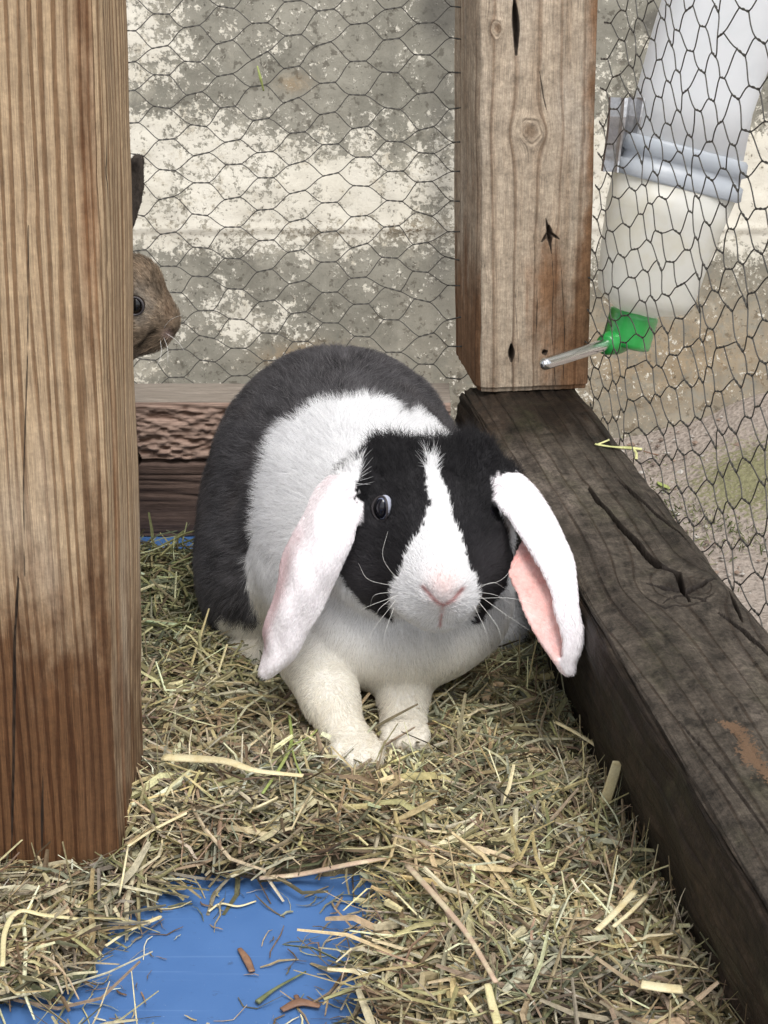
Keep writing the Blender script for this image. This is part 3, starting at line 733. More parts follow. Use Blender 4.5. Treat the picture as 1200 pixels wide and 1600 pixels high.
def furcurves(name, root, N, D, length, col, rad, parent, seg=5, droop=.0, mat=None):
    """root (n,3), N normals, D lie direction; hairs bend from the normal towards D"""
    n = len(root); c = bpy.data.hair_curves.new(name); c.add_curves([seg] * n)
    t = np.linspace(0, 1, seg)[None, :, None]; L = length[:, None, None]
    pts = root[:, None] + L * (N[:, None] * (t - .35 * t * t) * .42 + D[:, None] * (.25 * t + .75 * t * t) * .95)
    pts[..., 2] -= droop * (t[..., 0] ** 2) * length[:, None]
    c.position_data.foreach_set('vector', pts.astype(np.float32).ravel())
    ra = c.attributes.new('radius', 'FLOAT', 'POINT')
    ra.data.foreach_set('value', (rad * np.array([1., 1., .85, .6, .2][:seg] if seg == 5 else np.linspace(1, .2, seg))[None] * np.ones((n, 1))).astype(np.float32).ravel())
    ca = c.attributes.new('furcol', 'FLOAT_VECTOR', 'CURVE'); ca.data.foreach_set('vector', col.astype(np.float32).ravel())
    return link(name, c, mat or FUR, parent)
def nz(v): return v / (np.linalg.norm(v, axis=-1, keepdims=True) + 1e-12)

# ------------------------------------------------------------------ the lop rabbit
HZ = .016                                                      # hay surface under the paws
C1 = P(660, 822, 1.015); C2 = P(684, 902, .962)
NOSE = P(693, 930, .928)
fld = Field((-.18, .88, -.03), (.165, 1.36, .245), .0019)
E = fld.ell
rump = np.array([-.036, 1.215, .106])
E(rump, (.093, .118, .095), .02)
E((-.014, 1.115, .108), (.070, .085, .080), .05)               # shoulders
E((-.010, 1.15, .085), (.078, .12, .075), .03)
E(P(402, 880, 1.175), (.044, .075, .062), .03)                 # near haunch
E((.036, 1.21, .065), (.038, .075, .06), .03)
E((.004, 1.065, .088), (.060, .055, .062), .04)                # chest
E(P(618, 985, 1.03), (.056, .042, .039), .02)                 # dewlap
E(P(720, 930, 1.045), (.030, .03, .035), .03)
# head
E(C1, (.0485, .048, .046), .02)
ax = nz(C2 - C1); ux = nz(np.cross(ax, [0, 0, 1])); vx = np.cross(ux, ax)
E(C1 + (C2 - C1) * .60 + np.array([0, 0, .002]), (.0275, .048, .033), .02, rot=[ux, ax, vx])
E(C2 + np.array([-.0105, 0, -.007]), (.0190, .023, .0200), .012)
E(C2 + np.array([.0080, 0, -.006]), (.0168, .023, .0195), .012)
E(C2 + (NOSE - C2) * .45 + np.array([0, 0, .006]), (.017, .022, .016), .012)
E(P(592, 876, 1.005), (.026, .032, .030), .02); E(P(739, 870, 1.010), (.022, .032, .030), .02)
E(P(686, 950, .966), (.015, .018, .012), .01)                   # chin
E(P(575, 800, 1.008), (.018, .024, .022), .015)                 # brow ridges
E(P(746, 800, 1.018), (.014, .024, .022), .015)
# crown ruffs where the ears join
fld.cap([P(566, 752, 1.022), P(605, 726, 1.030), P(650, 722, 1.03)], [.012, .0145, .012], .012)
fld.cap([P(764, 746, 1.032), P(736, 720, 1.035), P(692, 722, 1.03)], [.011, .0145, .012], .012)
# nose wings and mouth cleft
fld.cap([P(662, 918, .9325), P(680, 938, .9215), P(692, 945, .9185)], [.0012, .0017, .0018], .003, sub=True)
fld.cap([P(722, 920, .936), P(706, 938, .9225), P(693, 945, .9185)], [.0011, .0016, .0018], .003, sub=True)
fld.cap([P(692, 945, .9215), P(690, 960, .926), P(689, 978, .938)], [.0014, .0015, .0016], .003, sub=True)
# eyes sockets
EYE_L = P(597, 794, .9815); EYE_R = P(760, 806, 1.001)
# front legs
fld.cap([P(490, 1028, 1.02), P(516, 1092, .985), P(541, 1158, .962)], [.0235, .0168, .0128], .008)
E(P(556, 1178, .950) + np.array([0, 0, .001]), (.0158, .024, .0115), .008)
for dx in (-.0118, -.004, .004, .0118): E(P(558, 1188, .932) + np.array([dx, abs(dx) * .55, .0005]), (.0049, .0125, .0080), .0018)
fld.cap([P(634, 1042, 1.03), P(630, 1095, 1.003), P(629, 1142, .985)], [.020, .0148, .0128], .008)
E(P(632, 1148, .978) + np.array([0, 0, .001]), (.0150, .022, .0110), .008)
for dx in (-.0108, -.0036, .0036, .0108): E(P(634, 1160, .960) + np.array([dx, abs(dx) * .55, .0005]), (.0046, .0115, .0075), .0018)
# hind foot and belly to the hay
fld.cap([P(395, 975, 1.18), P(402, 1014, 1.125), P(404, 1026, 1.105)], [.022, .0185, .015], .012)
fld.cap([(.075, 1.22, .03), (.085, 1.13, .026)], [.024, .017], .015)
E((-.02, 1.315, .08), (.022, .022, .022), .01)                 # tail
# ears: thin curved sheets
EAR = []          # samples: pos, dir, pink, s
def ear(path, hw, side, curl):
    path = spline(path, 46); hw = spline(np.array(hw)[:, None] * np.ones((1, 3)), 46)[:, 0]; pts = []; sw = np.linspace(0, 1, 46); hw = hw * (1 + .02 * np.sin(sw * 17 + side) + .012 * np.sin(sw * 41)); path = path + np.stack([.0008 * np.sin(sw * 23 + side * 2), sw * 0, 0 * sw], -1)
    T = nz(np.gradient(path, axis=0))
    for i in range(46):
        s_ = i / 45
        view = nz(path[i] - np.array([0, 0, CAM_H])); A = nz(np.cross(T[i], view))     # across
        if A[0] < 0: A = -A
        Nn = nz(np.cross(T[i], A));
        if Nn[1] > 0: Nn = -Nn                                                        # Nn towards the camera
        for w, pk, off, lift in curl(s_, hw[i]):
            pts.append(path[i] + A * off + Nn * lift); EAR.append((*pts[-1], *T[i], pk, s_, side))
    return np.array(pts)
def curl_left(s, hw):
    out = []
    for w in np.linspace(-1, 1, 19):
        pk = .75 * sstep(-.35, -.8, w) * sstep(.35, .5, s) * (1 - sstep(.86, .93, s)) + .25 * sstep(.3, .9, -w)
        bend = .006 * (1 - w * w) - .003 * (w > .3) * (w - .3)
        bend = .009 * (1 - w * w) - .006 * sstep(-.35, -1., w)
        out.append((w, pk, w * hw, float(bend) + .0014 * math.sin(s * 14 + w * 3) + .0007 * math.sin(s * 37 - w * 5)))
    return out
def curl_right(s, hw):
    out = []; n = 19; flap = .045 * (1 - sstep(.0, .42, np.array(s))) + .55 * (1 - sstep(.9, 1., np.array(s)) * .3)
    fl = float(np.interp(s, [0, .22, .42, .62, .85, 1], [1.98, 1.98, 1.15, .80, .95, 1.3])) * hw           # width of the outer side seen, measured from the outer edge
    for w in np.linspace(float(np.interp(s, [0, .30, .46], [.3, -.05, -1])), 1, n): out.append((w, float((.25 + .75 * sstep(.97, .88, s)) * (w < .8)), w * hw, -.004 + .0045 * w * w - .0035 * (1 - abs(w))))
    dep = .008 * math.sin(min(1, max(.0, s * 1.3 + .15)) * math.pi) + .0022
    for u in np.linspace(0, 1, 16):
        out.append((u, 0.0, hw - fl * u + .001 * math.sin(u * 3.14), .0 + dep * math.sin(min(u * 1.5, 1) * 1.57)))
    return out
left_path = [P(560, 734, 1.006), P(532, 775, .988), P(509, 828, .973), P(484, 888, .966), P(460, 950, .962), P(438, 1005, .962), P(421, 1043, .965)]
right_path = [P(782, 732, 1.034), P(806, 772, 1.014), P(829, 830, .988), P(845, 890, .966), P(863, 950, .950), P(879, 1008, .942), P(890, 1050, .940)]
lp_pts = ear(left_path, [.0075, .0125, .0152, .0158, .0132, .0100, .0040], 0, curl_left)
rp_pts = ear(right_path, [.0055, .0110, .0165, .0190, .0155, .0105, .0020], 1, curl_right)
EAR = np.array(EAR)
fld.splat(lp_pts, np.full(len(lp_pts), .0029), .006)
fld.splat(rp_pts, np.full(len(rp_pts), .0024), .004)
E(EYE_L, (.0060, .0075, .0086), .002, sub=True); E(EYE_R + np.array([0, 0, 0]), (.0085, .0085, .0105), .003, sub=True)
fld.blur(1)
V, F = fld.nets(); del fld
N = vnorm(V, F)
wv = sstep(1.05, 1.09, V[:, 1]); V = V + N * (wv * (.0022 * noise3(V, 30, 71, 2) + .0008 * noise3(V, 110, 72, 2)))[:, None]; N = vnorm(V, F)
def near_ear(Q):
    best = np.full(len(Q), 9., np.float32); bi = np.zeros(len(Q), int)
    m = np.zeros(len(Q), bool)
    for sd in (0, 1):
        e = EAR[EAR[:, 8] == sd]; ids = np.where(EAR[:, 8] == sd)[0]
        lo, hi = e[:, :3].min(0) - .008, e[:, :3].max(0) + .008
        k = np.where(((Q > lo) & (Q < hi)).all(1))[0]
        for c in range(0, len(k), 2000):
            kk = k[c:c + 2000]; q = Q[kk].astype(np.float32); ee = e[:, :3].astype(np.float32)
            d2 = (q ** 2).sum(1)[:, None] + (ee ** 2).sum(1)[None] - 2 * q @ ee.T
            a = d2.argmin(1); dd = np.sqrt(np.clip(d2[np.arange(len(kk)), a], 0, None))
            u = dd < best[kk]; best[kk[u]] = dd[u]; bi[kk[u]] = ids[a[u]]
    return best, bi
BLAZE = [(664, 708), (680, 712), (686, 740), (700, 765), (706, 800), (718, 830), (724, 852), (731, 880), (742, 903), (748, 925), (746, 955), (730, 985),
         (700, 1000), (640, 1000), (616, 975), (610, 945), (614, 915), (630, 885), (638, 855), (655, 830), (668, 805), (672, 780), (665, 750)]
HEADP = [(536, 740), (552, 700), (600, 676), (650, 668), (700, 664), (745, 676), (782, 705), (790, 740), (776, 780), (792, 830), (800, 870), (793, 915), (768, 945), (756, 965), (735, 996), (640, 996),
         (608, 968), (572, 948), (545, 918), (526, 884), (520, 850), (536, 800)]
def lop_color(Q, Nn):
    """furcol, region: 0 body 1 head 2 ear 3 chest/legs"""
    n = len(Q); px, py = proj(Q); jx = noise3(Q, 330, 81, 2); jy = noise3(Q, 330, 82, 2)
    de, ei = near_ear(Q)
    s_ear = EAR[ei, 7]
    ear_ = (de < .0052) & (s_ear + .05 * jx > np.where(EAR[ei, 8] > .5, .085, .10))
    col = np.zeros((n, 3)); reg = np.zeros(n, int)
    white = np.array([.88, .88, .89]); cream = np.array([.86, .82, .73])
    w = noise3(Q, 60, 83, 3)[:, None]
    dcol = np.array([.086, .082, .087]) * (1 + .5 * w + .7 * noise3(Q, 170, 88, 2)[:, None]) + np.array([.014, .006, 0]) * np.clip(noise3(Q, 40, 89, 2), 0, 1)[:, None] + .03 * np.clip(noise3(Q, 700, 84), 0, 1)[:, None]
    bd = 1.106 + .42 * np.clip(Q[:, 2] - .11, 0, 1) + .75 * np.clip(Q[:, 0] - .012, 0, .06) - .7 * np.clip(-.065 - Q[:, 0], 0, .06) + .005 * jx + .012 * noise3(Q, 34, 85, 3) * (1 + 1.2 * sstep(.15, .19, Q[:, 2])) + .004 * noise3(Q, 150, 86, 2)
    m = sstep(-.004, .004, Q[:, 1] - bd)[:, None]
    col = white * (1 - m) + dcol * m
    # hind feet are white
    hf = ((Q[:, 2] < .043) & (polydist(Q[:, 0], Q[:, 1], [(P(402, 1014, 1.125)[0], 1.14), (P(404, 1026, 1.1)[0], 1.10)]) < .026))[:, None]; col = np.where(hf, cream, col)
    # chest and legs
    low = (sstep(.10, .05, Q[:, 2]) * (Q[:, 1] < 1.1))[:, None]
    col = col * (1 - low * (m < .5)) + (cream * (1 + .05 * w)) * low * (m < .5)
    paw = (sstep(.055, .02, Q[:, 2]) * (Q[:, 1] < 1.03) * .5)[:, None]
    st = np.clip(.5 + noise3(Q, 38, 86, 2), 0, 1)[:, None]
    col = col * (1 - paw * st) + np.array([.66, .55, .38]) * paw * st
    reg[(Q[:, 2] < .115) & (Q[:, 1] < 1.09)] = 3
    # head
    hd = np.minimum(np.linalg.norm(Q - C1, axis=1) - .053, np.linalg.norm(Q - C2, axis=1) - .036)
    hd = np.minimum(hd, np.minimum(np.linalg.norm(Q - P(592, 876, 1.005), axis=1), np.linalg.norm(Q - P(739, 870, 1.01), axis=1)) - .033)
    ruff = (Q[:, 2] > .170) & (Q[:, 0] - C1[0] > -.054) & (Q[:, 0] - C1[0] < .066) & (Q[:, 1] < 1.060) & (Q[:, 1] > 1.0)
    head = ((hd < .012) & (Q[:, 1] < 1.045) & inpoly(px + 2 * jx, py + 2 * jy, HEADP)) | ruff | ((hd < .0) & (Q[:, 1] >= 1.02) & (Q[:, 2] > .15))
    black = np.array([.016, .015, .017]) * (1 + .5 * w) + .018 * np.clip(noise3(Q, 600, 87), 0, 1)[:, None]
    gy = (sstep(.012, .05, np.abs(Q[:, 0] - C1[0])) * sstep(.17, .13, Q[:, 2]))[:, None]; black = black + gy * np.array([.048, .044, .047])
    blz = inpoly(px + 5 * jx, py + 6 * jy, BLAZE) & (Q[:, 1] < 1.03)
    nose = .8 * np.exp(-(((px - 694) / 24) ** 2 + ((py - 912) / 30) ** 2))[:, None]
    fw = white * (1 - nose * .9) + np.array([.80, .58, .55]) * nose * .9
    line = np.minimum(polydist(px, py, [(662, 918), (680, 938), (692, 946), (707, 938), (722, 920)]), polydist(px, py, [(692, 946), (690, 962), (688, 977)]) * 1.4)
    lm = (np.exp(-(line / 3.0) ** 2) * (Q[:, 1] < .96))[:, None]
    fw = fw * (1 - lm * .85) + np.array([.50, .20, .19]) * lm * .85
    hcol = np.where(blz[:, None], fw, black)
    hm = head & ~(ear_ & (s_ear + .05 * jx > np.where(EAR[ei, 8] > .5, .095, .14)))
    col = np.where(hm[:, None], hcol, col); reg[hm] = 1
    # ears
    pk = EAR[ei, 6][:, None]; pink = np.array([.80, .52, .48]); lil = np.array([.72, .55, .57])
    side = EAR[ei, 8][:, None]
    vein = np.clip(noise3(Q * np.array([1, 1, .35]), 260, 97, 3), 0, 1)[:, None]; pink = pink * (1 + .14 * noise3(Q, 120, 98, 3)[:, None]) - vein * np.array([.02, .14, .13]) - (1 - sstep(.3, .75, s_ear))[:, None] * np.array([.04, .10, .10]); pk = np.clip(pk * (1 + .5 * noise3(Q, 90, 99, 3)[:, None]), 0, 1)
    ecol = np.array([.90, .86, .88]) * (1 - .09 * np.clip(noise3(Q, 150, 96, 3), 0, 1)[:, None]) * (1 - pk) + np.where(side > .5, pink, lil) * pk
    em = ear_ & ~hm
    col = np.where(em[:, None], ecol, col); reg[em] = 2
    return np.clip(col, 0, 1), reg, s_ear, EAR[ei, 3:6], EAR[ei, 6], blz
r2 = np.random.default_rng(3)
rab = empty('lop_rabbit', (0, 1.1, .0), 'black and white lop eared rabbit facing the camera on the hay', 'rabbit')
vc, vr, *_ = lop_color(V, N)
body = mesh('body', V, F, SKIN, rab, True, {'furcol': vc * np.where(vr == 2, .95, .8)[:, None]})
NF = 300000
Q, Nn = sample(V, F, N, NF, r2)
col, reg, se, et, pk, blz = lop_color(Q, Nn)
back = np.tile(np.array([0, .8, -.35]), (NF, 1)) + np.stack([np.sign(Q[:, 0] + .03) * .15, Q[:, 0] * 0, -.6 * np.clip(.16 - Q[:, 2], 0, .1) * 10], -1)
D = np.where((reg == 1)[:, None], nz(Q - (NOSE + np.array([0, -.004, -.008]))), np.where((reg == 2)[:, None], et, np.where((reg == 3)[:, None], np.array([0, .25, -1.]), back)))
D = D + .55 * np.stack([noise3(Q, 80, 91, 3), noise3(Q, 80, 92, 3), noise3(Q, 80, 93, 3)], -1) + r2.normal(0, .16, (NF, 3))
D = nz(D - Nn * (D * Nn).sum(1)[:, None])
ln = np.where(reg == 0, .0120, np.where(reg == 1, .0044, np.where(reg == 2, .0030, .0085)))
muz = np.exp(-(np.linalg.norm(Q - NOSE, axis=1) / .022) ** 2); ln = ln * (1 - .65 * muz)
paw = (reg == 3) & (Q[:, 2] < .062) & (Q[:, 1] < 1.035); ln = np.where(paw, .0044, ln); ln = np.where(paw & (Q[:, 2] < .032), .0028, ln)
crown = (reg == 1) & (Q[:, 2] > .180) & (Q[:, 1] > 1.0); crown |= (reg == 1) & (Q[:, 2] > .170) & (np.abs(Q[:, 0] - C1[0]) > .034) & (Q[:, 1] > .985)
ln = np.where(crown, .0105, ln)
ln[crown] = np.where(np.abs(Q[crown, 0] - C1[0]) > .034, .0065, .0100)
D[crown] = nz(D[crown] + .7 * r2.normal(0, 1, (crown.sum(), 3)) * .5 + .6 * np.stack([noise3(Q[crown], 160, 94), noise3(Q[crown], 160, 95), noise3(Q[crown], 160, 96)], -1))
ln = np.where((reg == 2) & (se < .16), .0032, ln)
ln = ln * r2.uniform(.6, 1.15, NF) * np.where((reg == 2) & (pk > .5), .35, 1)
hcolr = col * np.exp(r2.normal(0, .10, (NF, 1)))
tick = (reg == 0) & (col[:, 0] < .2) & (r2.random(NF) < .22); hcolr[tick] = np.array([.19, .18, .185])
nop = (np.linalg.norm((Q - EYE_L) / np.array([.0056, .009, .0078]), axis=1) < 1) | (np.linalg.norm(Q - EYE_R, axis=1) < .0095) | (Q[:, 2] < HZ - .012)
thin = (reg == 2) & (pk > .5) & (r2.random(NF) < .45); kp = ~nop & ~thin
Nh = Nn.copy(); Nh[crown] *= 1.7; Nh[reg == 2] *= .7
fur = furcurves('fur', Q[kp], Nh[kp], D[kp], ln[kp], np.clip(hcolr[kp], 0, .95), 8.5e-5, rab)
# eyes
def eye(c, r, look, irc, parent, squash=1.0, wid=1.0):
    look = nz(np.array(look, float)); u = nz(np.cross(look, [0, 0, 1])); v = np.cross(u, look)
    nt, npn = 28, 26; th = np.linspace(0, math.pi, npn); ph = np.arange(nt) * 2 * math.pi / nt
    Vv = []; 
    for t in th:
        for q in ph: Vv.append(c + r * (math.cos(t) * look * squash + math.sin(t) * (math.cos(q) * u * wid + math.sin(q) * v)))
    Fv = [(i * nt + j, i * nt + (j + 1) % nt, (i + 1) * nt + (j + 1) % nt, (i + 1) * nt + j) for i in range(npn - 1) for j in range(nt)]
    a = np.repeat(th, nt)
    return mesh('eye', np.array(Vv), Fv, irc, parent, True, {'ang': a})
def eye_mat(name, pupil, iris, pa, ia, rim):
    m = M(name); a = m.attr('ang'); c = m.mix(m.ss(a, pa, pa + .09), pupil, iris)
    c = m.mix(m.ss(a, ia, ia + .08), c, rim)
    return m.fin(c, .12, Specular_IOR_Level=.45)
EM = eye_mat('pale_blue_eye', (.006, .006, .010), (.24, .27, .38), .90, 1.18, (.40, .42, .50))
eye(EYE_L + np.array([.0012, .0016, 0]), .0078, (-.62, -1, .10), EM, rab, .82, .62)
eye(EYE_R + np.array([-.002, .002, 0]), .0078, (1, -.22, .12), EM, rab, .9, .7)
RIM = plain('eyelid_skin', (.035, .03, .032), .5)
def rimring(c, look, rx, rz, rr, mat, parent):
    look = nz(np.array(look, float)); u = nz(np.cross(look, [0, 0, 1])); v = np.cross(u, look)
    t = np.linspace(0, 2 * math.pi, 25)
    V_, F_ = tube([c + look * .0012 * math.cos(2 * q) + u * rx * math.cos(q) + v * rz * math.sin(q) for q in t], rr, 6, caps=False)
    return poly_obj('eyelid', [(V_, F_)], mat, parent)
rimring(EYE_L + np.array([-.0008, -.0022, .0002]), (-.62, -1, .10), .0053, .0080, .0007, RIM, rab)
rimring(EYE_R + np.array([.0012, -.0004, .0003]), (1, -.22, .12), .0048, .0078, .0008, plain('pale_lid', (.5, .5, .52), .5), rab)
WHISK = plain('whisker_white', (.85, .84, .80), .35)
def whisker(a, b, c, r=.00011):
    pts = spline([a, b, c], 10); V_, F_ = tube(pts, np.linspace(r, r * .3, 10), 5)
    return poly_obj('whisker', [(V_, F_)], WHISK, rab)
for (a, b, c) in [((612, 935), (590, 955), (592, 975)), ((615, 925), (585, 930), (578, 950)), ((620, 905), (598, 870), (606, 830)), ((622, 930), (570, 950), (545, 968)),
                  ((615, 950), (600, 1000), (612, 1040)), ((618, 938), (575, 1000), (585, 1050)), ((612, 915), (575, 905), (560, 880)), ((745, 925), (775, 930), (800, 945)),
                  ((750, 915), (785, 905), (812, 870)), ((748, 930), (790, 960), (835, 990)), ((748, 940), (780, 985), (785, 1035)), ((745, 935), (800, 935), (850, 950)),
                  ((740, 945), (760, 990), (765, 1030)), ((746, 920), (770, 910), (790, 920))]:
    s_ = -1 if a[0] < 690 else 1
    whisker(P(*a, .945), P(*b, .94), P(*c, .95))

# ------------------------------------------------------------------ the brown rabbit behind the front post
BX, BY = -.205, 1.235
q = lambda px, py, y=BY: P(px, py, y)
fl2 = Field((-.36, 1.12, -.02), (-.13, 1.36, .375), .0020)
E = fl2.ell
E((-.275, 1.25, .075), (.072, .085, .085), .03)
E((-.282, 1.25, .145), (.048, .060, .070), .03)
hc = q(176, 470); E(hc, (.034, .030, .034), .02)
nb = q(246, 500); axh = nz(nb - hc); uy = np.array([0, 1., 0]); vv = nz(np.cross(axh, uy)); uy = np.cross(vv, axh)
E(hc + (nb - hc) * .66, (.026, .020, .020), .018, rot=[axh, uy, vv])
E(q(244, 500), (.0120, .0125, .0125), .01); E(q(236, 526), (.0120, .011, .009), .01); E(q(259, 503), (.0078, .0080, .0085), .008)
E(q(205, 512), (.018, .022, .016), .012); E(q(150, 580), (.024, .028, .03), .02)
E(q(205, 432), (.018, .018, .012), .016)
fl2.cap([q(262, 519, BY - .010), q(268, 521, BY - .006)], [.0018, .0018], .002, sub=True)
fl2.cap([q(243, 515, BY - .0165), q(232, 524, BY - .0185), q(217, 541, BY - .019)], [.0013, .0014, .0012], .002, sub=True)
BE = q(211, 478, BY - .0265)
E(BE, (.0085, .006, .0085), .003, sub=True)
ears2 = []
for (pa, oy) in (([(166, 405), (182, 345), (200, 292), (218, 245)], -.010), ([(150, 405), (140, 340), (134, 290), (130, 240)], .02)):
    sp = spline([q(*p_, BY + oy) for p_ in pa], 30); hw = spline(np.array([[.009] * 3, [.0125] * 3, [.0110] * 3, [.002] * 3]), 30)[:, 0]
    for i in range(30):
        T_ = nz(sp[min(i + 1, 29)] - sp[max(i - 1, 0)]); A = nz(np.cross(T_, [0.25, 1, 0]))
        for w in np.linspace(-1, 1, 11): ears2.append(sp[i] + A * w * hw[i] + np.array([0, 1, 0]) * (.005 * (1 - w * w) - .003))
ears2 = np.array(ears2); fl2.splat(ears2, np.full(len(ears2), .0024), .003)
fl2.cap([(-.245, 1.21, .12), (-.235, 1.185, .05), (-.232, 1.175, .010)], [.022, .014, .011], .012)
fl2.cap([(-.275, 1.20, .12), (-.270, 1.185, .05), (-.268, 1.172, .010)], [.022, .014, .011], .012)
fl2.cap([(-.24, 1.27, .02), (-.235, 1.20, .012)], [.018, .013], .012)
fl2.blur(1); V, F = fl2.nets(); del fl2; N = vnorm(V, F)
def brown_color(Q, Nn):
    w = noise3(Q, 130, 101, 3)[:, None]; f = noise3(Q, 520, 102, 2)[:, None]; px, py = proj(Q)
    c = np.array([.215, .16, .11]) * (1 + .6 * w + .7 * f)
    rd = np.exp(-(np.linalg.norm(Q - BE, axis=1) / .011) ** 2 * .8)[:, None] * (Q[:, [0]] > BE[0] - .0); c = c * (1 - rd * .8) + np.array([.50, .45, .38]) * rd * .8
    ch = sstep(540, 580, py)[:, None]; c = c * (1 - ch * .6) + np.array([.46, .42, .37]) * ch * .6
    e = sstep(375, 350, py)[:, None]; c = c * (1 - e * .88) + np.array([.035, .03, .027]) * e * .88
    ns = (np.exp(-(((px - 262) / 7) ** 2 + ((py - 521) / 6) ** 2)))[:, None]; c = c * (1 - ns * .8) + np.array([.62, .45, .40]) * ns * .8
    ml = np.exp(-(polydist(px, py, [(243, 515), (232, 524), (217, 541)]) / 2.6) ** 2)[:, None]; c = c * (1 - .85 * ml)
    nn = np.exp(-(((px - 263) / 8) ** 2 + ((py - 485) / 20) ** 2))[:, None]; c = c * (1 - nn * .35) + np.array([.20, .12, .075]) * nn * .35
    return np.clip(c, 0, 1)
br = empty('brown_rabbit', (-.26, 1.24, 0), 'grey brown rabbit with an upright dark ear peeking out from behind the post', 'rabbit')
mesh('body', V, F, SKIN, br, True, {'furcol': brown_color(V, N) * .8})
Q, Nn = sample(V, F, N, 90000, r2)
D = np.where((Q[:, 2] > .16)[:, None], nz(Q - q(268, 515)) + np.array([0, 0, -.1]), np.array([-.5, 0, -1.]))
D = nz(D + .3 * r2.normal(0, 1, (len(Q), 3)) * .5); D = nz(D - Nn * (D * Nn).sum(1)[:, None])
ln = np.where(Q[:, 2] > .27, .0022, np.where(Q[:, 2] > .17, .0058, .010)) * r2.uniform(.6, 1.1, len(Q))
ln = ln * (1 - .5 * np.exp(-(np.linalg.norm(Q - q(265, 515), axis=1) / .015) ** 2))
cc = brown_color(Q, Nn) * np.exp(r2.normal(0, .45, (len(Q), 1))); kp = np.linalg.norm(Q - BE, axis=1) > .0085
furcurves('fur', Q[kp], Nn[kp], D[kp], ln[kp], np.clip(cc[kp], 0, .9), 8e-5, br)
EM2 = eye_mat('dark_eye', (.004, .004, .004), (.02, .012, .008), .6, 1.3, (.01, .01, .01))
eye(BE + np.array([0, .0030, 0]), .0070, (.1, -1, .1), EM2, br, .62)
rimring(BE + np.array([0, -.0015, 0]), (.1, -1, .1), .0062, .0064, .0009, RIM, br)

for (a, b, c) in [((255, 525), (262, 545), (262, 566)), ((250, 528), (252, 552), (244, 574)), ((258, 520), (276, 532), (288, 548)), ((252, 518), (266, 500), (284, 492))]:
    pts = spline([q(*a, BY - .012), q(*b, BY - .024), q(*c, BY - .03)], 8); poly_obj('whisker', [tube(pts, np.linspace(.00013, .00005, 8), 5)], WHISK, br)

# ------------------------------------------------------------------ drinking bottle
def plastic(name, col, tint, transp=.2):
    m = M(name); p = m.pos(); n = m.noise(p, 30, 4, .6); c = m.mix(m.ss(n, .4, .75), col, tint)
    m.fin(c, .3, m.bump(n, .15, .002), Specular_IOR_Level=.5)
    tr = m.n.new('ShaderNodeBsdfTranslucent'); m.put(tr.inputs[0], c); tp = m.n.new('ShaderNodeBsdfTransparent')
    mx = m.n.new('ShaderNodeMixShader'); mx.inputs[0].default_value = .5; m2 = m.n.new('ShaderNodeMixShader'); m2.inputs[0].default_value = transp
    m.l.new(m.b.outputs[0], mx.inputs[1]); m.l.new(tr.outputs[0], mx.inputs[2]); m.l.new(mx.outputs[0], m2.inputs[1]); m.l.new(tp.outputs[0], m2.inputs[2]); m.l.new(m2.outputs[0], m.out.inputs[0])
    return m.m
PL_UP = plastic('milky_plastic', (.90, .92, .95), (.84, .87, .90)); PL_LOW = plastic('cloudy_plastic', (.90, .90, .86), (.82, .79, .68)); PL_BAND = plastic('grey_blue_plastic', (.60, .64, .69), (.74, .77, .80), .05)
GREEN = plain('green_plastic', (.02, .30, .055), .3, nz=.15, Transmission_Weight=.15)
base = P(985, 512, 1.335); top = P(1150, -60, 1.375); axb = nz(top - base); length = np.linalg.norm(top - base)
bu = nz(np.cross(axb, [0, 1, 0])); bu = -bu if bu[0] < 0 else bu; bv = np.cross(bu, axb)
def loft(secs, sq=2.6, n=48, off=None):
    V_ = []; 
    for (h, ru, rv, ou) in secs:
        for k in range(n):
            a = 2 * math.pi * k / n; c, s_ = math.cos(a), math.sin(a)
            V_.append(base + axb * h + bu * (ou + ru * math.copysign(abs(c) ** (2 / sq), c)) + bv * rv * math.copysign(abs(s_) ** (2 / sq), s_))
    F_ = [(i * n + j, i * n + (j + 1) % n, (i + 1) * n + (j + 1) % n, (i + 1) * n + j) for i in range(len(secs) - 1) for j in range(n)]
    F_ += [tuple(range(n))[::-1], tuple(range((len(secs) - 1) * n, len(secs) * n))]
    return V_, F_
bt = empty('drinking_bottle', tuple(base), 'cloudy plastic drinking bottle with a green cap hung outside the wire mesh', 'drinking bottle')
pm = 1 / 1960.
def H(py_): return (512 - py_) / 545 * length * .955
poly_obj('lower_chamber', [loft([(H(490), .014, .014, .000), (H(482), .020, .020, .000), (H(474), .030, .028, .003), (H(466), .0365, .031, .004), (H(452), .039, .033, .004), (H(400), .042, .036, .002),
                            (H(330), .0465, .039, .001), (H(285), .0485, .041, .002)])], PL_LOW, bt)
poly_obj('band', [loft([(H(284), .0490, .041, .003), (H(281), .0505, .042, .003), (H(262), .0505, .042, .002), (H(259), .0475, .040, .002), (H(248), .0470, .040, .002), (H(245), .0500, .042, .002), (H(226), .0490, .041, .002), (H(222), .047, .040, .002)], 3.2)], PL_BAND, bt)
poly_obj('reservoir', [loft([(H(221), .0455, .039, .002), (H(150), .0450, .039, -.001), (H(60), .0465, .039, .000), (H(-30), .0475, .040, .002), (H(-150), .050, .041, .002), (H(-230), .050, .040, .002), (H(-250), .044, .036, .002), (H(-262), .03, .026, .002), (H(-268), .006, .006, .002)])], PL_UP, bt)
cs = []
for i, h in enumerate(np.linspace(-.014, .012, 9)): cs.append((h, .0195 + .00025 * (i % 2), .0195, 0))
cs = [(-.0155, .0165, .0165, 0)] + cs + [(.0135, .0165, .0165, 0)]
cap_o = poly_obj('cap', [loft(cs, 2.0)], GREEN, bt)
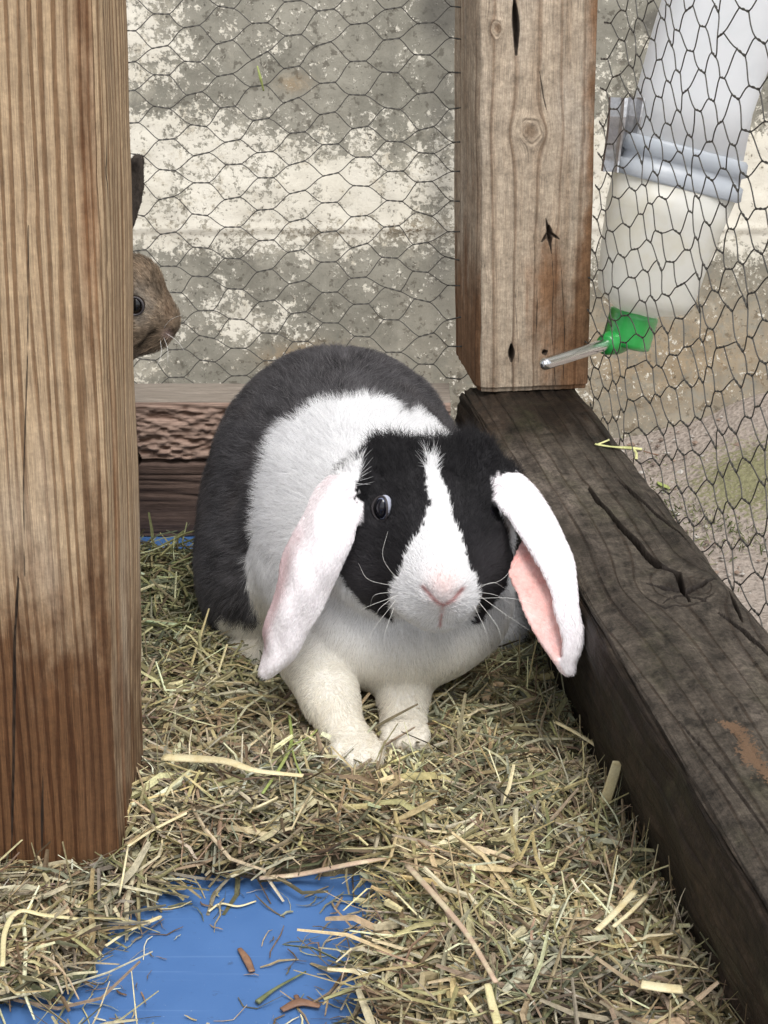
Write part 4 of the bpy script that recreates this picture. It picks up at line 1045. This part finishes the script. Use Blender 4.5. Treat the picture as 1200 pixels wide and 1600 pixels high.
tb0, tb1 = base + axb * (-.012) - bu * .006, P(850, 569, 1.225)
dr = nz(tb1 - tb0); elbow = tube([tb0 + dr * t for t in (0, .008, .016, .024, .026)], [.0105, .0105, .0095, .0085, .0065], 16)
poly_obj('spout_holder', [elbow], GREEN, bt)
tl_ = np.linalg.norm(tb1 - tb0)
poly_obj('tube', [tube([tb0 + dr * .02, tb0 + dr * .03, tb0 + dr * (tl_ - .004), tb0 + dr * (tl_ - .001), tb0 + dr * tl_], [.0047, .0047, .0047, .0044, .0036], 20, caps=False)], STEEL, bt)
sb = bpy.data.meshes.new('ball')
a_ = np.linspace(0, math.pi, 9); c_ = tb0 + dr * (tl_ - .0012)
bv_ = [c_ + .0037 * np.array([math.sin(t) * math.cos(f), math.sin(t) * math.sin(f), math.cos(t)]) for t in a_ for f in np.arange(12) * math.pi / 6]
bf_ = [(i * 12 + j, i * 12 + (j + 1) % 12, (i + 1) * 12 + (j + 1) % 12, (i + 1) * 12 + j) for i in range(8) for j in range(12)]
poly_obj('ball', [(bv_, bf_)], STEEL, bt)
# folded metal clip
ct, cb_ = P(974, 152, 1.345), P(967, 268, 1.340); axc = nz(cb_ - ct); cu = np.array([1., 0, 0]); cv = nz(np.cross(axc, cu)); cv = -cv if cv[1] > 0 else cv
prof = [(-.0120, -.004), (-.0110, .000), (-.0035, .004), (-.0015, .0095), (.0005, .0095), (.0012, .003), (.0045, -.003), (.0085, .001), (.0120, .0085), (.0135, .0080)]
th_ = .0012; lc = np.linalg.norm(cb_ - ct)
V_ = []; n_ = len(prof)
for t in (0, .12, .25, .4, .55, .7, .85, 1):
    sq_ = 1 - .10 * math.sin(t * math.pi)
    for k in (0, 1):
        for (a, b) in prof: V_.append(ct + axc * t * lc + cu * (a * sq_ + (t - .5) * -.004 * (1 if a > 0 else .6)) + cv * (b - k * th_ + .002 * math.sin(t * 6)))
F_ = []
for i in range(7):
    o0, o1 = i * 2 * n_, (i + 1) * 2 * n_
    for j in range(n_ - 1):
        F_ += [(o0 + j, o0 + j + 1, o1 + j + 1, o1 + j), (o0 + n_ + j + 1, o0 + n_ + j, o1 + n_ + j, o1 + n_ + j + 1)]
    F_ += [(o0, o1, o1 + n_, o0 + n_), (o0 + n_ - 1, o0 + 2 * n_ - 1, o1 + 2 * n_ - 1, o1 + n_ - 1)]
for o0 in (0, 14 * n_):
    for j in range(n_ - 1): F_.append((o0 + j, o0 + n_ + j, o0 + n_ + j + 1, o0 + j + 1))
co = poly_obj('bottle_clip', [(V_, F_)], CLIPM, smooth=False)
tag(co, 'folded dull metal clip holding the drinking bottle against the wire', 'clip')

# ================================================================== HAY
FL = lambda px, py: tuple(PZ(px, py, .004)[:2])
BLUE = [FL(*k) for k in ((140, 1700), (120, 1590), (150, 1500), (190, 1450), (270, 1395), (350, 1378), (450, 1380), (570, 1368), (620, 1392), (570, 1430), (540, 1470), (530, 1530), (560, 1590), (570, 1700))]
BLUE2 = [FL(-60, 1700), FL(-60, 1585), FL(60, 1565), (FL(100, 1590)), FL(110, 1700)]
def inner_x(y): return .060 + (1.338 - y) * .150 + .004
def hay_h(x, y):
    p = np.stack([x, y, x * 0], -1)
    h = .016 + .006 * noise3(p, 8, 111, 2) + .006 * noise3(p, 26, 112, 2)
    h = h + .020 * sstep(.95, .70, y) * sstep(-.02, .06, x) + .004 * sstep(1.0, .86, y)
    h = h + .010 * np.exp(-(((x + .06) / .10) ** 2 + ((y - .90) / .06) ** 2))
    h = h * sstep(.0, .03, inner_x(y) + .028 - x)
    return h
def dens(x, y):
    dd = np.minimum(polydist(x, y, BLUE, True), polydist(x, y, BLUE2, True)); ins = inpoly(x, y, BLUE) | inpoly(x, y, BLUE2)
    w = noise3(np.stack([x, y, x * 0], -1), 45, 120, 2) * .012
    dd = np.where(ins, -dd, dd) + w
    e = sstep(-.004, .026, dd)
    rear = 1 - sstep(1.285, 1.315, y + .10 * (x + .16) + w) * (x < .0)
    return e * rear
def strands(n, r2, x, y, z, ln, wd, yaw, pitch, bend, kink, pal, rings=5, flat=.35, roll=None):
    t = np.linspace(-.5, .5, rings)[None, :]
    ang = yaw[:, None] + bend[:, None] * t + kink[:, None] * (t > r2.uniform(-.3, .3, n)[:, None]) + r2.normal(0, .13, (n, rings))
    dx = np.cos(ang); dy = np.sin(ang); step = (ln / (rings - 1))[:, None]
    pz = np.sin(pitch[:, None] + r2.normal(0, .20, (n, rings)) + r2.normal(0, .55, n)[:, None] * t); ph = np.cos(pitch[:, None])
    cx = np.cumsum(dx * ph * step, 1); cy = np.cumsum(dy * ph * step, 1); cz = np.cumsum(pz * step, 1)
    C = np.stack([cx - cx.mean(1, keepdims=True) + x[:, None], cy - cy.mean(1, keepdims=True) + y[:, None], cz - cz.mean(1, keepdims=True) + z[:, None]], -1)
    T = nz(np.gradient(C, axis=1)); ro = (roll if roll is not None else r2.normal(0, .7, n))[:, None, None]
    ro = ro + r2.normal(0, .5, n)[:, None, None] * t[..., None]
    S0 = nz(np.cross(T, np.array([0, 0, 1.]))); U0 = np.cross(S0, T)
    Sd = S0 * np.cos(ro) + U0 * np.sin(ro); Ud = -S0 * np.sin(ro) + U0 * np.cos(ro)
    taper = np.interp(np.abs(t[0]) * 2, [0, .7, 1], [1, .95, .65]); W = wd[:, None, None] * taper[None, :, None] * .5
    V = np.stack([C + Sd * W, C - Sd * W, C + Ud * W * flat * 1.6], 2)            # n, rings, 3, 3
    V = V.reshape(-1, 3)
    b = (np.arange(n) * rings * 3)[:, None, None]; i = (np.arange(rings - 1) * 3)[None, :, None]; j = np.arange(3)[None, None]; j2 = (j + 1) % 3
    Fq = np.stack([b + i + j, b + i + j2, b + i + 3 + j2, b + i + 3 + j], -1).reshape(-1, 4)
    tint = np.repeat(pal, rings * 3, axis=0)
    return V, Fq, tint
PAL = np.array([[.52, .43, .23], [.70, .61, .38], [.35, .315, .16], [.20, .14, .085], [.34, .315, .22], [.74, .68, .47], [.175, .17, .10], [.36, .27, .175]])
def pal(n, r2, pr):
    k = r2.choice(len(PAL), n, p=np.array(pr) / np.sum(pr)); return np.clip(PAL[k] * np.exp(r2.normal(0, .16, (n, 1))) * (1 + r2.normal(0, .04, (n, 3))), 0, .85)
def drop_body(x, y, z):
    """thin the strands inside the animals, the posts and the sills"""
    k = ((x + .036) / .094) ** 2 + ((y - 1.20) / .125) ** 2 < .75
    k |= (np.abs(x - (-.1515 - lw / 2)) < lw / 2 + .002) & (y > .836) & (y < .944)
    k |= (x > inner_x(y) + .018) | (y > 1.345)
    return ~k
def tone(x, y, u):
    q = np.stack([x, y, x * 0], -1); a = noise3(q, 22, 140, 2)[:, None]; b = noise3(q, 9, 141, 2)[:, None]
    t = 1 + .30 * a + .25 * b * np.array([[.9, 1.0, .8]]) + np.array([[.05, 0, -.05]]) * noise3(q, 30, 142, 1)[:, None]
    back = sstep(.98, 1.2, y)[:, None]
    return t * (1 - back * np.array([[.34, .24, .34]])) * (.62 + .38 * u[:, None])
def hay_batch(n, r2, xr, yr, lr, wr, zoff, pitch_s, pr, edge=True):
    x = r2.uniform(*xr, n); y = r2.uniform(*yr, n); k = (r2.random(n) < dens(x, y)) & drop_body(x, y, 0)
    x, y = x[k], y[k]; n = len(x)
    u = r2.random(n); z = hay_h(x, y) * (.25 + .75 * u ** .6) * (.35 + .65 * dens(x, y)) + zoff + .002
    ln = np.exp(r2.uniform(np.log(lr[0]), np.log(lr[1]), n)); wd = np.exp(r2.uniform(np.log(wr[0]), np.log(wr[1]), n))
    lim = np.clip((inner_x(y) + .028 - x) * 2.0, .012, .2); ln = np.minimum(ln, lim)
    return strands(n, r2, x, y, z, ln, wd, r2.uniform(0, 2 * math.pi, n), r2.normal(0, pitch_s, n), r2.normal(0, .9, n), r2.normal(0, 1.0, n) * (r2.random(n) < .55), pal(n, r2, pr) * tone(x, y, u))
r3 = np.random.default_rng(17)
bt_ = [hay_batch(20000, r3, (-.36, .21), (.50, 1.34), (.018, .066), (.0007, .0024), -.001, .25, [3, 1.3, 4, 3.2, 4, .4, 4, 2.5]),
       hay_batch(12000, r3, (-.30, .20), (.50, 1.30), (.026, .095), (.0010, .0032), .001, .22, [4, 3, 2.5, 2, 3.5, 1.4, 1.2, 3]),
       hay_batch(3200, r3, (-.30, .20), (.50, 1.16), (.024, .085), (.0024, .0052), .002, .18, [4, 4, 1, 1, 2, 3, .4, 2]),
       hay_batch(8000, r3, (-.28, .21), (.60, .96), (.018, .070), (.0008, .0026), .002, .34, [3, 3, 2, 2, 4.5, 2.0, 1.8, 3]),
       hay_batch(1800, r3, (-.24, .20), (.52, 1.15), (.04, .12), (.0009, .0022), .004, .20, [4, 4, 1, 1, 2, 3, .4, 2])]
# loose bits spilled on the bare board
nb_ = 620; x = r3.uniform(-.17, .02, nb_); y = r3.uniform(.60, .90, nb_); k = inpoly(x, y, BLUE); x, y = x[k], y[k]
kk = r3.random(len(x)) < np.clip(1.15 - polydist(x, y, BLUE, True) / .045, .10, 1); x, y = x[kk], y[kk]; n_b = len(x)
bt_.append(strands(n_b, r3, x, y, np.full(n_b, .0016), np.exp(r3.uniform(np.log(.006), np.log(.03), n_b)), r3.uniform(.0005, .0013, n_b), r3.uniform(0, 6.28, n_b), r3.normal(0, .03, n_b), r3.normal(0, .9, n_b), r3.normal(0, .5, n_b), pal(n_b, r3, [3, 2, 2, 5, 3, 1, 3, 3])))
# blades standing against the sill
n_ = 160; y = r3.uniform(.62, 1.12, n_); x = inner_x(y) - r3.uniform(-.012, .012, n_)
bt_.append(strands(n_, r3, x, y, hay_h(x, y) + r3.uniform(.004, .018, n_), r3.uniform(.015, .05, n_), r3.uniform(.0005, .0012, n_), r3.uniform(0, 6.28, n_), r3.normal(1.0, .35, n_), r3.normal(0, .5, n_), r3.normal(0, .3, n_), pal(n_, r3, [3, 2, 3, 2, 4, 1, 2, 2])))
Vs, Fs, Ts, n0 = [], [], [], 0
for V_, F_, T_ in bt_: Vs.append(V_); Fs.append(F_ + n0); Ts.append(T_); n0 += len(V_)
Vh = np.concatenate(Vs); Vh[:, 2] = np.where(Vh[:, 2] < .0012, .0012 - .0010 * (1 - np.exp(-(np.clip(.0012 - Vh[:, 2], 0, 1)) / .0022)), Vh[:, 2])
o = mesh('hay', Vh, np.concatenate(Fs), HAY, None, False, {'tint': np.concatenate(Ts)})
tag(o, 'loose hay and straw strewn over the hutch floor', 'hay', kind='stuff')
# the packed fine layer under the loose strands
gx = np.linspace(-.36, .215, 230); gy = np.linspace(.50, 1.345, 330); X, Y = np.meshgrid(gx, gy)
dn = dens(X, Y); Z = np.where(dn > .6, hay_h(X, Y) * .55 * dn + .003 * noise3(np.stack([X, Y, X * 0], -1), 140, 130, 2), -.006)
nx = len(gx); i = (np.arange(len(gy) - 1)[:, None] * nx + np.arange(nx - 1)[None]).ravel()
Fg = np.stack([i, i + 1, i + nx + 1, i + nx], -1); Zf = Z.ravel(); xf = X.ravel(); yf = Y.ravel()
ok = (Zf[Fg] > 0).any(1) & (xf[Fg] < inner_x(yf[Fg]) + .02).all(1); Fg = Fg[ok]
HB = M('packed_hay'); p_ = HB.pos(); nn_ = HB.noise(p_, 260, 4, .75, 1.0)
HBm = HB.fin(HB.mix(nn_, (.07, .055, .03), (.27, .22, .12)), .95, HB.bump(nn_, .9, .003))
us, inv = np.unique(Fg, return_inverse=True)
o = mesh('packed_hay_layer', np.stack([xf, yf, Zf], -1)[us], inv.reshape(Fg.shape), HBm)
tag(o, 'fine crushed hay packed under the loose strands', 'hay', kind='stuff')

# ------------------------------------------------------------------ single straws that stand out
def hz(px, py, lift=.004):
    for z in (.03,):
        p = PZ(px, py, z)
    for _ in range(6):
        z = float(hay_h(np.array([p[0]]), np.array([p[1]]))[0]) * float(dens(np.array([p[0]]), np.array([p[1]]))[0]) + lift; p = PZ(px, py, z)
    return p
def straw_mat(name, col, col2):
    m = M(name); p = m.pos(); n = m.noise(p, 90, 3, .6); f = m.noise(p, 900, 3, .7)
    return m.fin(m.mix(1.0, m.mix(m.ss(n, .4, .7), col, col2), m.ramp(f, [(.2, (.75,) * 3), (.8, (1.1,) * 3)]), 'MULTIPLY'), .55, m.bump(f, .3, .0005))
ST_PALE = straw_mat('pale_straw', (.74, .66, .42), (.66, .55, .30)); ST_YEL = straw_mat('yellow_straw', (.66, .59, .34), (.55, .49, .25)); ST_PINK = straw_mat('tan_straw', (.52, .38, .27), (.62, .54, .36)); ST_BRN = straw_mat('brown_leaf', (.20, .11, .07), (.30, .17, .10)); ST_GRN = straw_mat('green_stem', (.10, .12, .05), (.17, .19, .09))
ST_LEAF = straw_mat('fresh_leaf', (.33, .38, .12), (.25, .33, .09))
def straw(name, label, cat, pts, wpx, mat, flat=.35, lift=.006, world_pts=None, extra=(), lifts=None):
    ps = [hz(a, b, (lifts[i] if lifts else lift)) for i, (a, b) in enumerate(pts)] if world_pts is None else world_pts
    n = max(8, 6 * len(ps)); c = spline(ps, n); w = np.interp(np.linspace(0, 1, n), np.linspace(0, 1, len(wpx)), wpx) / 2600. / 2
    parts = [tube(c, w, 8, flat)]
    for e in extra:
        ee = [hz(a, b, lift) for a, b in e] if world_pts is None else e
        parts.append(tube(spline(ee, 10), [w[0] * .7] * 10, 6, flat))
    o = poly_obj(name, parts, mat); return tag(o, label, cat)
straw('straw', 'broad pale flattened straw lying on the hay left of the front paws', 'straw', [(255, 1183), (310, 1186), (355, 1190), (400, 1204), (474, 1212)], [22, 22, 18, 12, 9], ST_PALE, .3, .015)
straw('straw', 'short thick cream straw stub leaning against the dark side beam', 'straw', [(945, 1256), (956, 1222), (966, 1190)], [19, 18, 17], ST_PALE, .18, lifts=[.012, .028, .044])
straw('straw', 'long thin pale straw bending down beside the thick cream stub', 'straw', [(868, 1128), (905, 1148), (940, 1172), (975, 1205), (992, 1248)], [8, 8, 8, 7, 6], ST_PALE, .5, .022)
straw('straw', 'pinkish tan stem along the back edge of the bare blue board', 'straw', [(405, 1372), (470, 1366), (560, 1348), (625, 1340)], [9, 11, 10, 7], ST_PINK, .5, .006)
straw('straw', 'wavy thin cream straw lying alone on the blue board', 'straw', [(326, 1424), (345, 1412), (372, 1416), (400, 1408)], [4, 4, 4, 3], ST_PALE, .6, .002)
straw('straw', 'bent pale straw curling over the hay at the left picture edge', 'straw', [(4, 1510), (8, 1455), (30, 1424), (70, 1430), (125, 1436)], [7, 8, 9, 8, 7], ST_YEL, .4, .012)
straw('straw', 'forked pale straw at the left end of the blue board', 'straw', [(178, 1418), (192, 1436), (222, 1442), (252, 1432)], [8, 8, 7, 6], ST_PALE, .5, .007, extra=[[(165, 1478), (200, 1455), (250, 1434)]])
straw('straw', 'long tan stem slanting down across the front hay pile', 'straw', [(636, 1352), (680, 1400), (730, 1460), (775, 1535)], [10, 10, 8, 7], ST_PINK, .5, .015)
straw('straw', 'cream straw pair slanting up at the front right of the hay', 'straw', [(932, 1454), (962, 1425), (992, 1392)], [9, 10, 10], ST_PALE, .4, .018, extra=[[(958, 1448), (985, 1425), (1012, 1398)]])
straw('straw', 'short flat cream straw lying level near the bottom right corner', 'straw', [(1002, 1538), (1035, 1543), (1066, 1546)], [17, 18, 17], ST_PALE, .3, .015)
straw('straw', 'pale upright straw end at the bottom edge below the hay pile', 'straw', [(762, 1538), (768, 1565), (778, 1600)], [10, 11, 12], ST_YEL, .4, .012)
straw('straw', 'yellow curled blade beside the tip of the hanging ear', 'straw', [(446, 1058), (466, 1078), (452, 1095), (432, 1100)], [10, 14, 14, 8], ST_YEL, .3, .006)
straw('straw', 'long bent straw standing off the foot of the thick tan post', 'straw', [(392, 1364), (200, 1322), (240, 1296), (292, 1270)][1:], [5, 6, 6], ST_PALE, .5, .012, extra=[[(200, 1322), (192, 1370), (186, 1400)]])
straw('straw', 'wide pale straw chip lying across the hay below the front paws', 'straw', [(372, 1272), (402, 1262), (432, 1248)], [16, 18, 15], ST_PALE, .3, .015)
straw('straw', 'green grass stem with fine shoots left of the front paws', 'straw', [(410, 1240), (440, 1195), (455, 1160), (452, 1115)], [5, 6, 6, 5], ST_LEAF, .5, .010, extra=[[(455, 1165), (485, 1150), (500, 1135)], [(455, 1165), (462, 1190), (470, 1210)]])
straw('straw', 'thin curved stalk rising from the hay against the side beam', 'straw', [(1005, 1300), (1028, 1335), (1090, 1300), (1092, 1243)][1:], [4, 4, 3], ST_PINK, .8, lifts=[.015, .035, .060])
straw('leaf', 'curled brown leaf scrap lying on the bare blue board', 'leaf', [(374, 1482), (385, 1498), (394, 1518)], [7, 12, 9], ST_BRN, .35, .002)
straw('stem', 'dark green stem lying across the blue board', 'stem', [(402, 1566), (430, 1545), (478, 1518)], [9, 5, 3], ST_GRN, .7, .003)
straw('leaf', 'crumpled brown leaf scrap at the right edge of the blue board', 'leaf', [(440, 1578), (468, 1566), (500, 1572)], [10, 17, 8], ST_BRN, .35, .003, extra=[[(468, 1566), (462, 1555)]])
bz = lambda a, b, l=.0015: PZ(a, b, ZT + l)
straw('straw', 'bright yellow green straw sprig lying on the dark beam by the wire', 'straw', None, [8, 6, 12, 8], straw_mat('sprig', (.74, .72, .34), (.60, .62, .25)), .45,
      world_pts=[bz(930, 694), bz(955, 698), bz(985, 700), bz(1003, 702)], extra=[[bz(932, 695), bz(945, 690), bz(952, 687, .003)], [bz(988, 700), bz(994, 708), bz(994, 717)]])
gzp = lambda a, b, l=.006: PZ(a, b, -.13 + l)
straw('twig', 'dark curved twig lying outside the wire next to the yellow sprig', 'twig', None, [4, 5, 7], ST_BRN, .8, world_pts=[gzp(1006, 705, .03), gzp(1030, 711, .01), gzp(1042, 706), gzp(1052, 684, .02)])
straw('leaf', 'round yellow green leaf lying outside the beam edge', 'leaf', None, [3, 18, 20, 5], ST_LEAF, .2, world_pts=[gzp(1027, 752, .012), gzp(1032, 756, .012), gzp(1040, 760, .012), gzp(1046, 764, .012)])
straw('straw', 'pale grass blade caught in the wire in front of the wall', 'straw', None, [3, 6, 3], ST_LEAF, .3, world_pts=[P(402, 103, 1.407), P(407, 122, 1.405), P(412, 142, 1.408)])
# ------------------------------------------------------------------ litter on the ground outside
nm = 2400; x = mc[0] + r3.normal(0, .055, nm); y = mc[1] + r3.normal(0, .075, nm)
k = (x > .245 + (1.0 - y) * .13); x, y = x[k], y[k]; n = len(x)
cm = np.array([[.10, .12, .04], [.19, .20, .09], [.32, .31, .19]])[r3.integers(0, 3, n)] * np.exp(r3.normal(0, .2, (n, 1)))
V_, F_, T_ = strands(n, r3, x, y, np.full(n, -.122) + r3.uniform(-.004, .006, n), r3.uniform(.004, .012, n), r3.uniform(.0008, .002, n), r3.uniform(0, 6.28, n), r3.normal(.5, .5, n), r3.normal(0, .8, n), r3.normal(0, .3, n), cm, 3)
o = mesh('moss', V_, F_, HAY, None, False, {'tint': T_}); tag(o, 'moss and short grass on the gritty ground outside', 'moss', kind='stuff')
nm = 2600; x = r3.uniform(.16, .75, nm); y = r3.uniform(.85, 1.93, nm); k = x > .19 + (1.338 - y) * .14; x, y = x[k], y[k]; n = len(x)
ico = np.array([[0, 0, 1], [.9, 0, .1], [0, .9, 0], [-.9, .1, 0], [0, -.9, .1], [0, 0, -1]]); icf = np.array([[0, 1, 2], [0, 2, 3], [0, 3, 4], [0, 4, 1], [5, 2, 1], [5, 3, 2], [5, 4, 3], [5, 1, 4]])
sc_ = np.exp(r3.normal(math.log(.0020), .45, n)); Vp = ico[None] * (1 + r3.normal(0, .2, (n, 6, 3))); Vp = Vp * sc_[:, None, None] * np.array([1.2, 1.2, .6]); Vp += np.stack([x, y, ground_z(x, y) + .004], -1)[:, None]
tc = np.array([[.42, .38, .34], [.55, .52, .48], [.22, .17, .14], [.30, .22, .17]])[r3.integers(0, 4, n)]
o = mesh('gravel', Vp.reshape(-1, 3), (icf[None] + (np.arange(n) * 6)[:, None, None]).reshape(-1, 3), HAY, None, False, {'tint': np.repeat(tc, 6, 0)})
tag(o, 'small grit and pebbles on the ground outside the wire', 'gravel', kind='stuff')
